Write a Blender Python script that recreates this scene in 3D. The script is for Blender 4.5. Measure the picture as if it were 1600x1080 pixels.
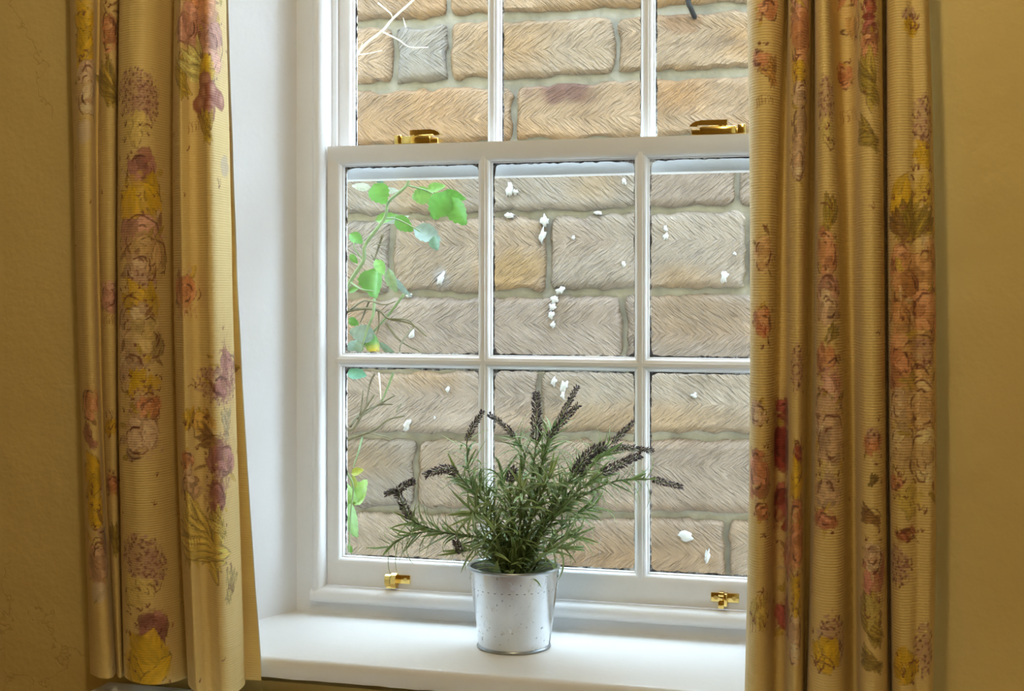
import bpy, bmesh, math, random
import numpy as np
from mathutils import Vector, Matrix

for o in list(bpy.data.objects):
    bpy.data.objects.remove(o, do_unlink=True)
scene = bpy.context.scene
COL = scene.collection
random.seed(7)
RNG = np.random.RandomState(11)

# ------------------------------------------------------------------ camera
F = 2200.0                       # focal length in pixels of the 1600 x 1080 frame
HOR = 455.0                      # horizon row
TH = math.radians(16.0)          # camera turned to the left of the wall normal
CAM = np.array([0.652, -2.108, 1.42])
FWD = np.array([-math.sin(TH), math.cos(TH), 0.0])
RGT = np.array([math.cos(TH), math.sin(TH), 0.0])
UPV = np.array([0.0, 0.0, 1.0])
cam_d = bpy.data.cameras.new('camera')
cam_d.sensor_width = 36.0
cam_d.lens = F / 1600.0 * 36.0
cam_d.shift_y = -(540.0 - HOR) / 1600.0
cam_d.clip_start = 0.02
cam_o = bpy.data.objects.new('camera', cam_d)
COL.objects.link(cam_o)
cam_o.location = CAM
cam_o.rotation_euler = (math.pi / 2, 0, TH)
scene.camera = cam_o

# ------------------------------------------------------------------ world, exposure
SKY = 13.0
world = bpy.data.worlds.new('overcast_sky')
scene.world = world
world.use_nodes = True
bg = world.node_tree.nodes['Background']
bg.inputs[0].default_value = (0.67, 0.83, 1.0, 1)
bg.inputs[1].default_value = SKY
scene.view_settings.view_transform = 'Standard'
scene.view_settings.look = 'None'
scene.view_settings.exposure = 0.0
scene.view_settings.gamma = 1.0
scene.view_settings.use_curve_mapping = False
# The room's own lamp, above and outside the picture. The photograph places it: both curtains throw a cool shadow band
# outwards onto the wall beside them, so the warm light hangs between them, in front of the window and high up.
LAMP_W = 21.0
LAMP_COL = (1.0, 0.82, 0.50)
ld = bpy.data.lights.new('ceiling_lamp_offscreen', 'POINT')
ld.energy = LAMP_W
ld.color = LAMP_COL
ld.shadow_soft_size = 0.05
lamp_o = bpy.data.objects.new('ceiling_lamp_offscreen', ld)
COL.objects.link(lamp_o)
lamp_o.location = (0.38, -1.45, 2.35)


def ray(x, y):
    return FWD + (x - 800.0) / F * RGT + (HOR - y) / F * UPV


def on_y(x, y, Y):
    d = ray(x, y)
    return CAM + d * ((Y - CAM[1]) / d[1])


def on_z(x, y, z):
    d = ray(x, y)
    return CAM + d * ((z - CAM[2]) / d[2])


def px_to_X(px, Y):
    """plan position on depth Y seen at column px (arrays allowed)"""
    a = (px - 800.0) / F
    return CAM[0] + (Y - CAM[1]) * np.tan(np.arctan(a) - TH)


def proj(P):
    v = np.asarray(P) - CAM
    dz = v @ FWD
    return 800 + F * (v @ RGT) / dz, HOR - F * v[..., 2] / dz


# ------------------------------------------------------------------ node helpers
def new_mat(name):
    m = bpy.data.materials.new(name)
    m.use_nodes = True
    nt = m.node_tree
    b = nt.nodes['Principled BSDF']
    return m, nt, b


def nd(nt, t, **kw):
    n = nt.nodes.new(t)
    for k, v in kw.items():
        if k.startswith('i_'):
            n.inputs[k[2:].replace('_', ' ')].default_value = v
        else:
            setattr(n, k, v)
    return n


def lk(nt, a, b):
    nt.links.new(a, b)


def ramp(nt, fac, stops):
    r = nt.nodes.new('ShaderNodeValToRGB')
    el = r.color_ramp.elements
    while len(el) < len(stops):
        el.new(0.5)
    for e, (p, c) in zip(el, stops):
        e.position = p
        e.color = (c[0], c[1], c[2], 1)
    lk(nt, fac, r.inputs['Fac'])
    return r


def noise(nt, scale, detail=3.0, rough=0.55, vec=None, dim='3D'):
    n = nt.nodes.new('ShaderNodeTexNoise')
    n.noise_dimensions = dim
    n.inputs['Scale'].default_value = scale
    n.inputs['Detail'].default_value = detail
    n.inputs['Roughness'].default_value = rough
    if vec is not None:
        lk(nt, vec, n.inputs['Vector'])
    return n


def bump(nt, b, height, dist, strength=1.0):
    n = nt.nodes.new('ShaderNodeBump')
    n.inputs['Distance'].default_value = dist
    n.inputs['Strength'].default_value = strength
    lk(nt, height, n.inputs['Height'])
    lk(nt, n.outputs[0], b.inputs['Normal'])
    return n


def mathn(nt, op, a, b=None, c=None):
    n = nt.nodes.new('ShaderNodeMath')
    n.operation = op
    for i, v in enumerate((a, b, c)):
        if v is None:
            continue
        if isinstance(v, (int, float)):
            n.inputs[i].default_value = v
        else:
            lk(nt, v, n.inputs[i])
    return n.outputs[0]


def mixc(nt, fac, a, b, blend='MIX'):
    n = nt.nodes.new('ShaderNodeMix')
    n.data_type = 'RGBA'
    n.blend_type = blend
    for sock, v in ((n.inputs[0], fac), (n.inputs[6], a), (n.inputs[7], b)):
        if isinstance(v, (int, float)):
            sock.default_value = v
        elif isinstance(v, tuple):
            sock.default_value = (v[0], v[1], v[2], 1)
        else:
            lk(nt, v, sock)
    return n.outputs[2]


def geo_pos(nt):
    return nt.nodes.new('ShaderNodeNewGeometry').outputs['Position']


M = {}


def mk_white(name, col, rough, grime=0.5):
    m, nt, b = new_mat(name)
    p = geo_pos(nt)
    n1 = noise(nt, 9, 4, 0.6, p)
    n2 = noise(nt, 70, 3, 0.6, p)
    r1 = ramp(nt, n1.outputs[0], [(0.3, tuple(c * (1 - 0.07 * grime) for c in col)), (0.7, col)])
    r2 = ramp(nt, n2.outputs[0], [(0.69, (1, 1, 1)), (0.76, (0.80, 0.78, 0.74))])
    lk(nt, mixc(nt, 0.5 * grime, r1.outputs[0], r2.outputs[0], 'MULTIPLY'), b.inputs['Base Color'])
    b.inputs['Roughness'].default_value = rough
    h = mathn(nt, 'ADD', n1.outputs[0], mathn(nt, 'MULTIPLY', n2.outputs[0], 0.25))
    bump(nt, b, h, 0.0018, 0.6)
    return m


M['paint'] = mk_white('white_gloss_paint', (0.87, 0.87, 0.87), 0.38, 0.7)
M['reveal'] = mk_white('white_wall_paint', (0.84, 0.84, 0.85), 0.7, 0.4)
M['sill'] = mk_white('white_sill_paint', (0.83, 0.83, 0.82), 0.32, 0.3)


def mk_plaster():
    m, nt, b = new_mat('cream_plaster')
    p = geo_pos(nt)
    n1 = noise(nt, 2.2, 4, 0.55, p)
    n2 = noise(nt, 14, 4, 0.55, p)
    n3 = noise(nt, 120, 2, 0.5, p)
    r = ramp(nt, n1.outputs[0], [(0.3, (0.71, 0.545, 0.205)), (0.7, (0.77, 0.60, 0.245))])
    # a few hairline cracks
    v = nd(nt, 'ShaderNodeTexVoronoi', feature='DISTANCE_TO_EDGE')
    v.inputs['Scale'].default_value = 2.3
    w = noise(nt, 5, 5, 0.65, p)
    mp = nt.nodes.new('ShaderNodeVectorMath')
    mp.operation = 'ADD'
    sc = nt.nodes.new('ShaderNodeVectorMath')
    sc.operation = 'SCALE'
    sc.inputs['Scale'].default_value = 0.35
    lk(nt, w.outputs['Color'], sc.inputs[0])
    lk(nt, p, mp.inputs[0])
    lk(nt, sc.outputs[0], mp.inputs[1])
    lk(nt, mp.outputs[0], v.inputs['Vector'])
    crack = ramp(nt, v.outputs['Distance'], [(0.0, (0, 0, 0)), (0.006, (1, 1, 1))])
    gate = ramp(nt, noise(nt, 3.1, 2, 0.5, p).outputs[0], [(0.60, (0, 0, 0)), (0.66, (1, 1, 1))])
    cg = mathn(nt, 'MAXIMUM', crack.outputs[0], mathn(nt, 'SUBTRACT', 1.0, gate.outputs[0]))
    dk = ramp(nt, cg, [(0, (0.84, 0.80, 0.74)), (1, (1, 1, 1))])
    lk(nt, mixc(nt, 1.0, r.outputs[0], dk.outputs[0], 'MULTIPLY'), b.inputs['Base Color'])
    b.inputs['Roughness'].default_value = 0.75
    h = mathn(nt, 'ADD', n2.outputs[0], mathn(nt, 'MULTIPLY', n3.outputs[0], 0.05))
    h = mathn(nt, 'ADD', h, mathn(nt, 'MULTIPLY', n1.outputs[0], 1.5))
    h = mathn(nt, 'ADD', h, mathn(nt, 'MULTIPLY', cg, 0.10))
    bump(nt, b, h, 0.010, 0.55)
    return m


M['plaster'] = mk_plaster()


def simple(name, col, rough, metal=0.0, nscale=None, var=0.15, bd=0.0):
    m, nt, b = new_mat(name)
    b.inputs['Roughness'].default_value = rough
    b.inputs['Metallic'].default_value = metal
    if nscale:
        n = noise(nt, nscale, 4, 0.6, geo_pos(nt))
        r = ramp(nt, n.outputs[0], [(0.3, tuple(c * (1 - var) for c in col)), (0.7, tuple(min(1, c * (1 + var)) for c in col))])
        lk(nt, r.outputs[0], b.inputs['Base Color'])
        if bd:
            bump(nt, b, n.outputs[0], bd, 0.7)
    else:
        b.inputs['Base Color'].default_value = (*col, 1)
    return m


M['brass'] = simple('polished_brass', (0.86, 0.62, 0.20), 0.14, 1.0, 40, 0.08)
M['dark_screw'] = simple('dark_screw_slot', (0.10, 0.06, 0.02), 0.4, 0.8)
M['floor'] = simple('oak_floor', (0.30, 0.17, 0.08), 0.45, 0, 6, 0.3)
M['ceiling'] = simple('ceiling_paint', (0.80, 0.78, 0.72), 0.8, 0, 4, 0.03)
M['mortar'] = simple('lime_mortar', (0.255, 0.245, 0.225), 0.95, 0, 26, 0.22, 0.008)
M['paving'] = simple('alley_paving', (0.42, 0.39, 0.34), 0.9, 0, 9, 0.25, 0.01)
M['lime'] = simple('white_lime_splash', (0.36, 0.36, 0.37), 0.8, 0, 80, 0.08)
M['iron'] = simple('black_cable', (0.008, 0.008, 0.009), 0.85, 0, 60, 0.2)
M['lining'] = simple('cream_lining_cloth', (0.78, 0.74, 0.64), 0.85, 0, 400, 0.05)
M['foam'] = simple('dark_plant_base', (0.03, 0.035, 0.02), 0.9, 0, 200, 0.4, 0.004)
M['bark'] = simple('rose_stem_bark', (0.10, 0.09, 0.05), 0.7, 0, 60, 0.35, 0.002)
M['palebark'] = simple('pale_dead_bark', (0.50, 0.48, 0.42), 0.7, 0, 60, 0.15, 0.002)
M['greenstem'] = simple('green_stem', (0.12, 0.18, 0.08), 0.55, 0, 60, 0.25)
M['lavstem'] = simple('lavender_stem', (0.15, 0.21, 0.09), 0.6, 0, 90, 0.3)
M['steelrim'] = simple('steel_rim', (0.42, 0.46, 0.50), 0.3, 1.0, 60, 0.15)


def mk_glass():
    m, nt, b = new_mat('old_window_glass')
    nt.nodes.remove(b)
    out = nt.nodes['Material Output']
    tr = nt.nodes.new('ShaderNodeBsdfTransparent')
    tr.inputs[0].default_value = (0.97, 0.985, 0.98, 1)
    gl = nt.nodes.new('ShaderNodeBsdfGlossy')
    gl.inputs['Roughness'].default_value = 0.02
    lw = nt.nodes.new('ShaderNodeLayerWeight')
    lw.inputs['Blend'].default_value = 0.5
    fr5 = mathn(nt, 'POWER', lw.outputs['Facing'], 5.0)
    frf = mathn(nt, 'ADD', mathn(nt, 'MULTIPLY', fr5, 0.9), 0.025)
    n = noise(nt, 7, 1, 0.5, geo_pos(nt))
    bp = nt.nodes.new('ShaderNodeBump')
    bp.inputs['Distance'].default_value = 0.004
    bp.inputs['Strength'].default_value = 0.4
    lk(nt, n.outputs[0], bp.inputs['Height'])
    lk(nt, bp.outputs[0], gl.inputs['Normal'])
    mx = nt.nodes.new('ShaderNodeMixShader')
    lk(nt, frf, mx.inputs[0])
    lk(nt, tr.outputs[0], mx.inputs[1])
    lk(nt, gl.outputs[0], mx.inputs[2])
    lk(nt, mx.outputs[0], out.inputs['Surface'])
    return m


M['glass'] = mk_glass()


def mk_putty():
    m, nt, b = new_mat('cracked_putty')
    p = geo_pos(nt)
    n = noise(nt, 95, 4, 0.7, p)
    n2 = noise(nt, 11, 3, 0.6, p)
    f = mathn(nt, 'ADD', mathn(nt, 'MULTIPLY', n.outputs[0], 0.5), mathn(nt, 'MULTIPLY', n2.outputs[0], 0.5))
    r = ramp(nt, f, [(0.46, (0.05, 0.05, 0.055)), (0.53, (0.30, 0.30, 0.31)), (0.58, (0.72, 0.72, 0.71))])
    lk(nt, r.outputs[0], b.inputs['Base Color'])
    b.inputs['Roughness'].default_value = 0.8
    bump(nt, b, n.outputs[0], 0.002, 0.8)
    return m


M['putty'] = mk_putty()


def mk_stone():
    m, nt, b = new_mat('tooled_sandstone')
    at = nd(nt, 'ShaderNodeAttribute', attribute_name='Col')
    uv = nd(nt, 'ShaderNodeUVMap', uv_map='UVMap')
    sp = nt.nodes.new('ShaderNodeSeparateXYZ')
    lk(nt, uv.outputs[0], sp.inputs[0])
    p = geo_pos(nt)
    wob = noise(nt, 6, 3, 0.6, p)
    av = mathn(nt, 'ABSOLUTE', sp.outputs[1])

    def strokes(k, fr, fl, off):
        t = mathn(nt, 'ADD', sp.outputs[0], mathn(nt, 'MULTIPLY', av, k))
        t = mathn(nt, 'ADD', t, mathn(nt, 'MULTIPLY', wob.outputs[0], 0.045))
        al = mathn(nt, 'SUBTRACT', mathn(nt, 'MULTIPLY', av, k), mathn(nt, 'MULTIPLY', sp.outputs[0], 1.0 / k))
        cb = nt.nodes.new('ShaderNodeCombineXYZ')
        lk(nt, mathn(nt, 'MULTIPLY', t, fr), cb.inputs[0])
        lk(nt, mathn(nt, 'MULTIPLY', al, fl), cb.inputs[1])
        cb.inputs[2].default_value = off
        return noise(nt, 1.0, 2.0, 0.55, cb.outputs[0]).outputs[0]
    s1 = strokes(1.15, 140.0, 12.0, 0.0)
    s2 = strokes(1.55, 88.0, 9.0, 5.0)
    sm = mathn(nt, 'ADD', mathn(nt, 'MULTIPLY', s1, 0.62), mathn(nt, 'MULTIPLY', s2, 0.38))
    fade = mathn(nt, 'ADD', mathn(nt, 'MULTIPLY', noise(nt, 8, 3, 0.6, p).outputs[0], 1.5), 0.08)
    sm = mathn(nt, 'ADD', 0.5, mathn(nt, 'MULTIPLY', mathn(nt, 'SUBTRACT', sm, 0.5), fade))
    groove = ramp(nt, sm, [(0.38, (0, 0, 0)), (0.47, (0.5, 0.5, 0.5)), (0.54, (0.6, 0.6, 0.6)), (0.62, (1, 1, 1))])
    grain = noise(nt, 160, 3, 0.6, p)
    pat = noise(nt, 13, 4, 0.6, p)
    tone = ramp(nt, groove.outputs[0], [(0.0, (0.96, 0.95, 0.94)), (0.6, (0.98, 0.98, 0.98)), (1.0, (1.30, 1.31, 1.32))])
    pt = ramp(nt, pat.outputs[0], [(0.3, (0.86, 0.83, 0.80)), (0.7, (1.10, 1.10, 1.09))])
    c = mixc(nt, 1.0, at.outputs['Color'], tone.outputs[0], 'MULTIPLY')
    c = mixc(nt, 1.0, c, pt.outputs[0], 'MULTIPLY')
    lk(nt, c, b.inputs['Base Color'])
    b.inputs['Roughness'].default_value = 0.92
    h = mathn(nt, 'ADD', groove.outputs[0], mathn(nt, 'MULTIPLY', grain.outputs[0], 0.35))
    h = mathn(nt, 'ADD', h, mathn(nt, 'MULTIPLY', pat.outputs[0], 0.6))
    bump(nt, b, h, 0.009, 1.0)
    return m


M['stone'] = mk_stone()


def mk_galv():
    m, nt, b = new_mat('galvanised_steel')
    tc = nt.nodes.new('ShaderNodeTexCoord')
    v = nd(nt, 'ShaderNodeTexVoronoi')
    v.inputs['Scale'].default_value = 170
    lk(nt, tc.outputs['Object'], v.inputs['Vector'])
    sp = noise(nt, 210, 2, 0.5, tc.outputs['Object'])
    lo = noise(nt, 28, 4, 0.6, tc.outputs['Object'])
    base = ramp(nt, lo.outputs[0], [(0.3, (0.72, 0.76, 0.80)), (0.7, (0.82, 0.86, 0.90))])
    spk = ramp(nt, sp.outputs[0], [(0.27, (0.30, 0.32, 0.34)), (0.34, (1, 1, 1))])
    lk(nt, mixc(nt, 0.8, base.outputs[0], spk.outputs[0], 'MULTIPLY'), b.inputs['Base Color'])
    b.inputs['Metallic'].default_value = 1.0
    rr = nt.nodes.new('ShaderNodeMapRange')
    rr.inputs['To Min'].default_value = 0.23
    rr.inputs['To Max'].default_value = 0.28
    lk(nt, v.outputs['Color'], rr.inputs['Value'])
    lk(nt, rr.outputs[0], b.inputs['Roughness'])
    bump(nt, b, lo.outputs[0], 0.00015, 0.4)
    return m


M['galv'] = mk_galv()


def mk_vcol(name, rough, trans=0.0, sheen=0.0, bumpf=None):
    m, nt, b = new_mat(name)
    at = nd(nt, 'ShaderNodeAttribute', attribute_name='Col')
    lk(nt, at.outputs['Color'], b.inputs['Base Color'])
    b.inputs['Roughness'].default_value = rough
    if sheen:
        b.inputs['Sheen Weight'].default_value = sheen
    if bumpf:
        bumpf(nt, b)
    if trans:
        out = nt.nodes['Material Output']
        tr = nt.nodes.new('ShaderNodeBsdfTranslucent')
        lk(nt, at.outputs['Color'], tr.inputs[0])
        mx = nt.nodes.new('ShaderNodeMixShader')
        mx.inputs[0].default_value = trans
        lk(nt, b.outputs[0], mx.inputs[1])
        lk(nt, tr.outputs[0], mx.inputs[2])
        lk(nt, mx.outputs[0], out.inputs['Surface'])
    return m


def weave(nt, b):
    uv = nd(nt, 'ShaderNodeUVMap', uv_map='UVMap')
    sp = nt.nodes.new('ShaderNodeSeparateXYZ')
    lk(nt, uv.outputs[0], sp.inputs[0])
    h1 = mathn(nt, 'SINE', mathn(nt, 'MULTIPLY', sp.outputs[1], 2 * math.pi / 0.0034))
    cb = nt.nodes.new('ShaderNodeCombineXYZ')
    lk(nt, mathn(nt, 'MULTIPLY', sp.outputs[0], 120.0), cb.inputs[0])
    lk(nt, mathn(nt, 'MULTIPLY', sp.outputs[1], 700.0), cb.inputs[1])
    n = noise(nt, 1.0, 2, 0.5, cb.outputs[0])
    h = mathn(nt, 'ADD', mathn(nt, 'MULTIPLY', h1, 0.35), n.outputs[0])
    bump(nt, b, h, 0.0005, 0.55)


M['fabric'] = mk_vcol('printed_floral_cotton', 0.62, 0.05, 0.15, weave)
M['leaf'] = mk_vcol('rose_leaf', 0.42, 0.35)
M['lavleaf'] = mk_vcol('lavender_leaf', 0.5, 0.15)
M['bud'] = mk_vcol('lavender_bud', 0.7)


# ------------------------------------------------------------------ object helpers
def mesh_from(name, verts, faces, mat, smooth=False, cols=None, uvs=None):
    me = bpy.data.meshes.new(name)
    me.from_pydata([tuple(map(float, v)) for v in verts], [], faces)
    me.update()
    if mat:
        me.materials.append(mat)
    if smooth:
        me.polygons.foreach_set('use_smooth', [True] * len(me.polygons))
    if cols is not None:
        a = me.color_attributes.new('Col', 'FLOAT_COLOR', 'POINT')
        c = np.ones((len(verts), 4), dtype=np.float32)
        c[:, :3] = cols
        a.data.foreach_set('color', c.ravel())
    if uvs is not None:
        u = me.uv_layers.new(name='UVMap')
        li = np.empty(len(me.loops), dtype=np.int32)
        me.loops.foreach_get('vertex_index', li)
        u.data.foreach_set('uv', np.asarray(uvs, dtype=np.float32)[li].ravel())
    return me


def obj(name, me, parent=None, loc=None):
    o = bpy.data.objects.new(name, me)
    COL.objects.link(o)
    if parent is not None:
        o.parent = parent
    if loc is not None:
        o.location = loc
    return o


def tag(o, label=None, cat=None, group=None, kind=None):
    if label:
        o['label'] = label
    if cat:
        o['category'] = cat
    if group:
        o['group'] = group
    if kind:
        o['kind'] = kind
    return o


def empty(name, loc=(0, 0, 0)):
    o = bpy.data.objects.new(name, None)
    o.empty_display_size = 0.05
    COL.objects.link(o)
    o.location = loc
    return o


class MB:
    """collects shapes into one mesh"""
    def __init__(self):
        self.v, self.f, self.c = [], [], []

    def add(self, verts, faces, col=None):
        n = len(self.v)
        self.v += [tuple(map(float, p)) for p in verts]
        self.f += [tuple(i + n for i in f) for f in faces]
        if col is not None:
            self.c += [col] * len(verts)
        return self

    def box(self, x0, x1, y0, y1, z0, z1, bev=0.0):
        if bev <= 0:
            v = [(x, y, z) for x in (x0, x1) for y in (y0, y1) for z in (z0, z1)]
            f = [(0, 1, 3, 2), (4, 6, 7, 5), (0, 4, 5, 1), (2, 3, 7, 6), (0, 2, 6, 4), (1, 5, 7, 3)]
            return self.add(v, f)
        bm = bmesh.new()
        bmesh.ops.create_cube(bm, size=1.0)
        for q in bm.verts:
            q.co = Vector(((x0 + x1) / 2 + q.co.x * (x1 - x0), (y0 + y1) / 2 + q.co.y * (y1 - y0), (z0 + z1) / 2 + q.co.z * (z1 - z0)))
        bmesh.ops.bevel(bm, geom=list(bm.edges), offset=bev, segments=2, affect='EDGES', profile=0.5)
        bm.verts.index_update()
        self.add([q.co[:] for q in bm.verts], [tuple(q.index for q in f.verts) for f in bm.faces])
        bm.free()
        return self

    def sweep(self, prof, axis, a0, a1, closed=True):
        """extrude a 2D outline (p, q) along x ('x': p=z,q=y), z ('z': p=x,q=y)"""
        n = len(prof)
        vs = []
        for a in (a0, a1):
            for p, q in prof:
                vs.append((a, q, p) if axis == 'x' else ((p, q, a) if axis == 'z' else (p, a, q)))
        fs = [(i, (i + 1) % n, n + (i + 1) % n, n + i) for i in range(n if closed else n - 1)]
        fs += [tuple(range(n - 1, -1, -1)), tuple(range(n, 2 * n))]
        return self.add(vs, fs)

    def tube(self, pts, radii, seg=7, col=None, cap=True):
        pts = [Vector(p) for p in pts]
        if isinstance(radii, (int, float)):
            radii = [radii] * len(pts)
        vs, fs = [], []
        up = Vector((0.13, 0.97, 0.21))
        for i, p in enumerate(pts):
            d = (pts[min(i + 1, len(pts) - 1)] - pts[max(i - 1, 0)])
            d = d.normalized() if d.length > 1e-9 else Vector((0, 0, 1))
            s = d.cross(up)
            if s.length < 1e-4:
                s = d.cross(Vector((1, 0, 0)))
            s.normalize()
            t = d.cross(s)
            for k in range(seg):
                an = 2 * math.pi * k / seg
                vs.append(p + (s * math.cos(an) + t * math.sin(an)) * radii[i])
        for i in range(len(pts) - 1):
            for k in range(seg):
                k2 = (k + 1) % seg
                fs.append((i * seg + k, i * seg + k2, (i + 1) * seg + k2, (i + 1) * seg + k))
        if cap:
            fs.append(tuple(range(seg - 1, -1, -1)))
            b = (len(pts) - 1) * seg
            fs.append(tuple(range(b, b + seg)))
        return self.add([v[:] for v in vs], fs, col)

    def lathe(self, prof, cx, cy, seg=48, close=False):
        n = len(prof)
        vs, fs = [], []
        for k in range(seg):
            an = 2 * math.pi * k / seg
            for r, z in prof:
                vs.append((cx + r * math.cos(an), cy + r * math.sin(an), z))
        for k in range(seg):
            k2 = (k + 1) % seg
            for i in range(n - 1 if not close else n):
                j = (i + 1) % n
                fs.append((k * n + i, k2 * n + i, k2 * n + j, k * n + j))
        return self.add(vs, fs)

    def build(self, name, mat, parent=None, smooth=False, off=None, angle=None):
        v = self.v
        if off is not None:
            v = [(p[0] - off[0], p[1] - off[1], p[2] - off[2]) for p in v]
        me = mesh_from(name, v, self.f, mat, smooth, np.array(self.c) if self.c else None)
        bm = bmesh.new()
        bm.from_mesh(me)
        bmesh.ops.recalc_face_normals(bm, faces=bm.faces)
        bm.to_mesh(me)
        bm.free()
        if angle is not None:
            me.polygons.foreach_set('use_smooth', [True] * len(me.polygons))
            me.set_sharp_from_angle(angle=math.radians(angle))
        return obj(name, me, parent)


def smooth_path(pts, n):
    """Catmull-Rom through points"""
    P = [np.array(p, float) for p in pts]
    P = [2 * P[0] - P[1]] + P + [2 * P[-1] - P[-2]]
    out = []
    segs = len(P) - 3
    for k in range(n):
        u = k / (n - 1) * segs
        i = min(int(u), segs - 1)
        t = u - i
        p0, p1, p2, p3 = P[i:i + 4]
        out.append(0.5 * ((2 * p1) + (-p0 + p2) * t + (2 * p0 - 5 * p1 + 4 * p2 - p3) * t * t + (-p0 + 3 * p1 - 3 * p2 + p3) * t ** 3))
    return out


def vnoise(x, y, seed=0):
    """smooth value noise in 0..1 (numpy arrays)"""
    x = np.asarray(x, float)
    y = np.asarray(y, float)
    xi = np.floor(x).astype(np.int64)
    yi = np.floor(y).astype(np.int64)
    fx, fy = x - xi, y - yi
    fx = fx * fx * (3 - 2 * fx)
    fy = fy * fy * (3 - 2 * fy)

    def h(a, b):
        n = (a * 374761393 + b * 668265263 + seed * 974634777) & 0xFFFFFFFF
        n = ((n ^ (n >> 13)) * 1274126177) & 0xFFFFFFFF
        return ((n ^ (n >> 16)) & 0xFFFF) / 65535.0
    return (h(xi, yi) * (1 - fx) + h(xi + 1, yi) * fx) * (1 - fy) + (h(xi, yi + 1) * (1 - fx) + h(xi + 1, yi + 1) * fx) * fy


# ================================================================== ROOM SHELL
XC = 0.125                        # window centre line
WY = -0.26                        # room face of the window wall
SILL_Z = 0.903
XL, XR = -2.2, 2.6
YB = -4.3
CEIL = 2.62


def mir(x):
    return 2 * XC - x


wall = empty('wall_back', (0, 0, 0))
tag(wall, kind='structure')
tag(wall, 'thick cream plastered wall around the window recess')
mb = MB()
OUT = 0.16
pl = [(XL, WY), (-0.415, WY), (-0.335, -0.060), (-0.335, OUT), (XL, OUT)]
mb.sweep(pl, 'z', 0.0, CEIL)
mb.sweep([(mir(x) if i not in (0, 4) else XR, y) for i, (x, y) in enumerate(pl)], 'z', 0.0, CEIL)
mb.box(-0.42, mir(-0.42), WY, OUT, 0.0, 0.86)
mb.box(-0.42, mir(-0.42), WY, OUT, 2.36, CEIL)
mb.build('plaster', M['plaster'], wall)
MB().box(XL - 0.1, XR + 0.1, -0.1, OUT, CEIL + 0.12, 3.1).build('sky_block_wall', M['mortar'], wall)  # unseen strip above the ceiling, added to hold sky light off the stones
mb = MB()
mb.sweep([(-0.4155, WY - 0.001), (-0.409, WY - 0.001), (-0.312, -0.012), (-0.312, 0.0), (-0.34, 0.0)], 'z', 0.88, 2.36)
mb.build('window_reveal', M['reveal'], wall)
mb = MB()
mb.sweep([(mir(-0.4155), WY - 0.001), (mir(-0.409), WY - 0.001), (mir(-0.312), -0.012), (mir(-0.312), 0.0), (mir(-0.34), 0.0)], 'z', 0.88, 2.36)
mb.build('window_reveal', M['reveal'], wall)
mb = MB()
mb.box(-0.41, mir(-0.41), WY, 0.0, 2.345, 2.362)
mb.build('window_reveal', M['reveal'], wall)

for nm, a in (('wall_left', (XL - 0.1, XL, YB, OUT, 0, CEIL)), ('wall_right', (XR, XR + 0.1, YB, OUT, 0, CEIL))):
    tag(MB().box(*a).build(nm, M['plaster']), kind='structure')
tag(MB().box(XL - 0.1, XR + 0.1, YB - 0.1, YB, 0, CEIL).build('wall_front', M['plaster']), kind='structure')
tag(MB().box(XL - 0.1, XR + 0.1, YB - 0.1, OUT, -0.1, 0.0).build('floor', M['floor']), kind='structure')
tag(MB().box(XL - 0.1, XR + 0.1, YB - 0.1, OUT, CEIL, CEIL + 0.12).build('ceiling', M['ceiling']), kind='structure')

# ================================================================== WINDOW
win = empty('window_1', (XC, 0, SILL_Z))
tag(win, kind='structure')
tag(win, 'white painted timber sash window with small panes')
WO = (XC, 0, SILL_Z)

# box lining (left, right, head)
for sgn in (0, 1):
    fx = (lambda x: x) if sgn == 0 else mir
    mb = MB()
    p = [(-0.33, -0.012), (-0.281, -0.012), (-0.274, -0.008), (-0.274, 0.096), (-0.33, 0.096)]
    mb.sweep([(fx(x), y) for x, y in p], 'z', 0.89, 2.35)
    mb.build('frame_lining', M['paint'], win, off=WO)
    # staff bead, rounded towards the room
    p = [(-0.2825, 0.0), (-0.2825, -0.017), (-0.280, -0.0225), (-0.2755, -0.0245), (-0.270, -0.0225), (-0.2655, -0.016), (-0.2640, -0.008), (-0.2640, -0.0015)]
    mb = MB()
    mb.sweep([(fx(x), y) for x, y in p], 'z', 0.921, 2.335)
    mb.build('staff_bead', M['paint'], win, off=WO, angle=50)
    p = [(-0.275, 0.0435), (-0.2655, 0.0435), (-0.2645, 0.0465), (-0.2655, 0.0495), (-0.275, 0.0495)]
    mb = MB()
    mb.sweep([(fx(x), y) for x, y in p], 'z', 0.92, 2.33)
    mb.build('parting_bead', M['paint'], win, off=WO)
mb = MB().box(-0.31, mir(-0.31), -0.012, 0.096, 2.322, 2.35)
mb.build('frame_lining', M['paint'], win, off=WO)
p = [(2.3215, 0.0), (2.3215, -0.017), (2.319, -0.0225), (2.3145, -0.0245), (2.309, -0.0225), (2.3045, -0.016), (2.303, -0.008), (2.303, -0.0015)]
MB().sweep(p, 'x', -0.2825, mir(-0.2825)).build('staff_bead', M['paint'], win, off=WO, angle=50)
# bottom bead with rounded top
p = [(0.9215, 0.0), (0.9215, -0.022), (0.9235, -0.0255), (0.929, -0.0275), (0.936, -0.0265), (0.9415, -0.022), (0.9440, -0.014), (0.9446, -0.0015)]
MB().sweep(p, 'x', -0.2825, mir(-0.2825)).build('staff_bead', M['paint'], win, off=WO, angle=50)
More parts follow.
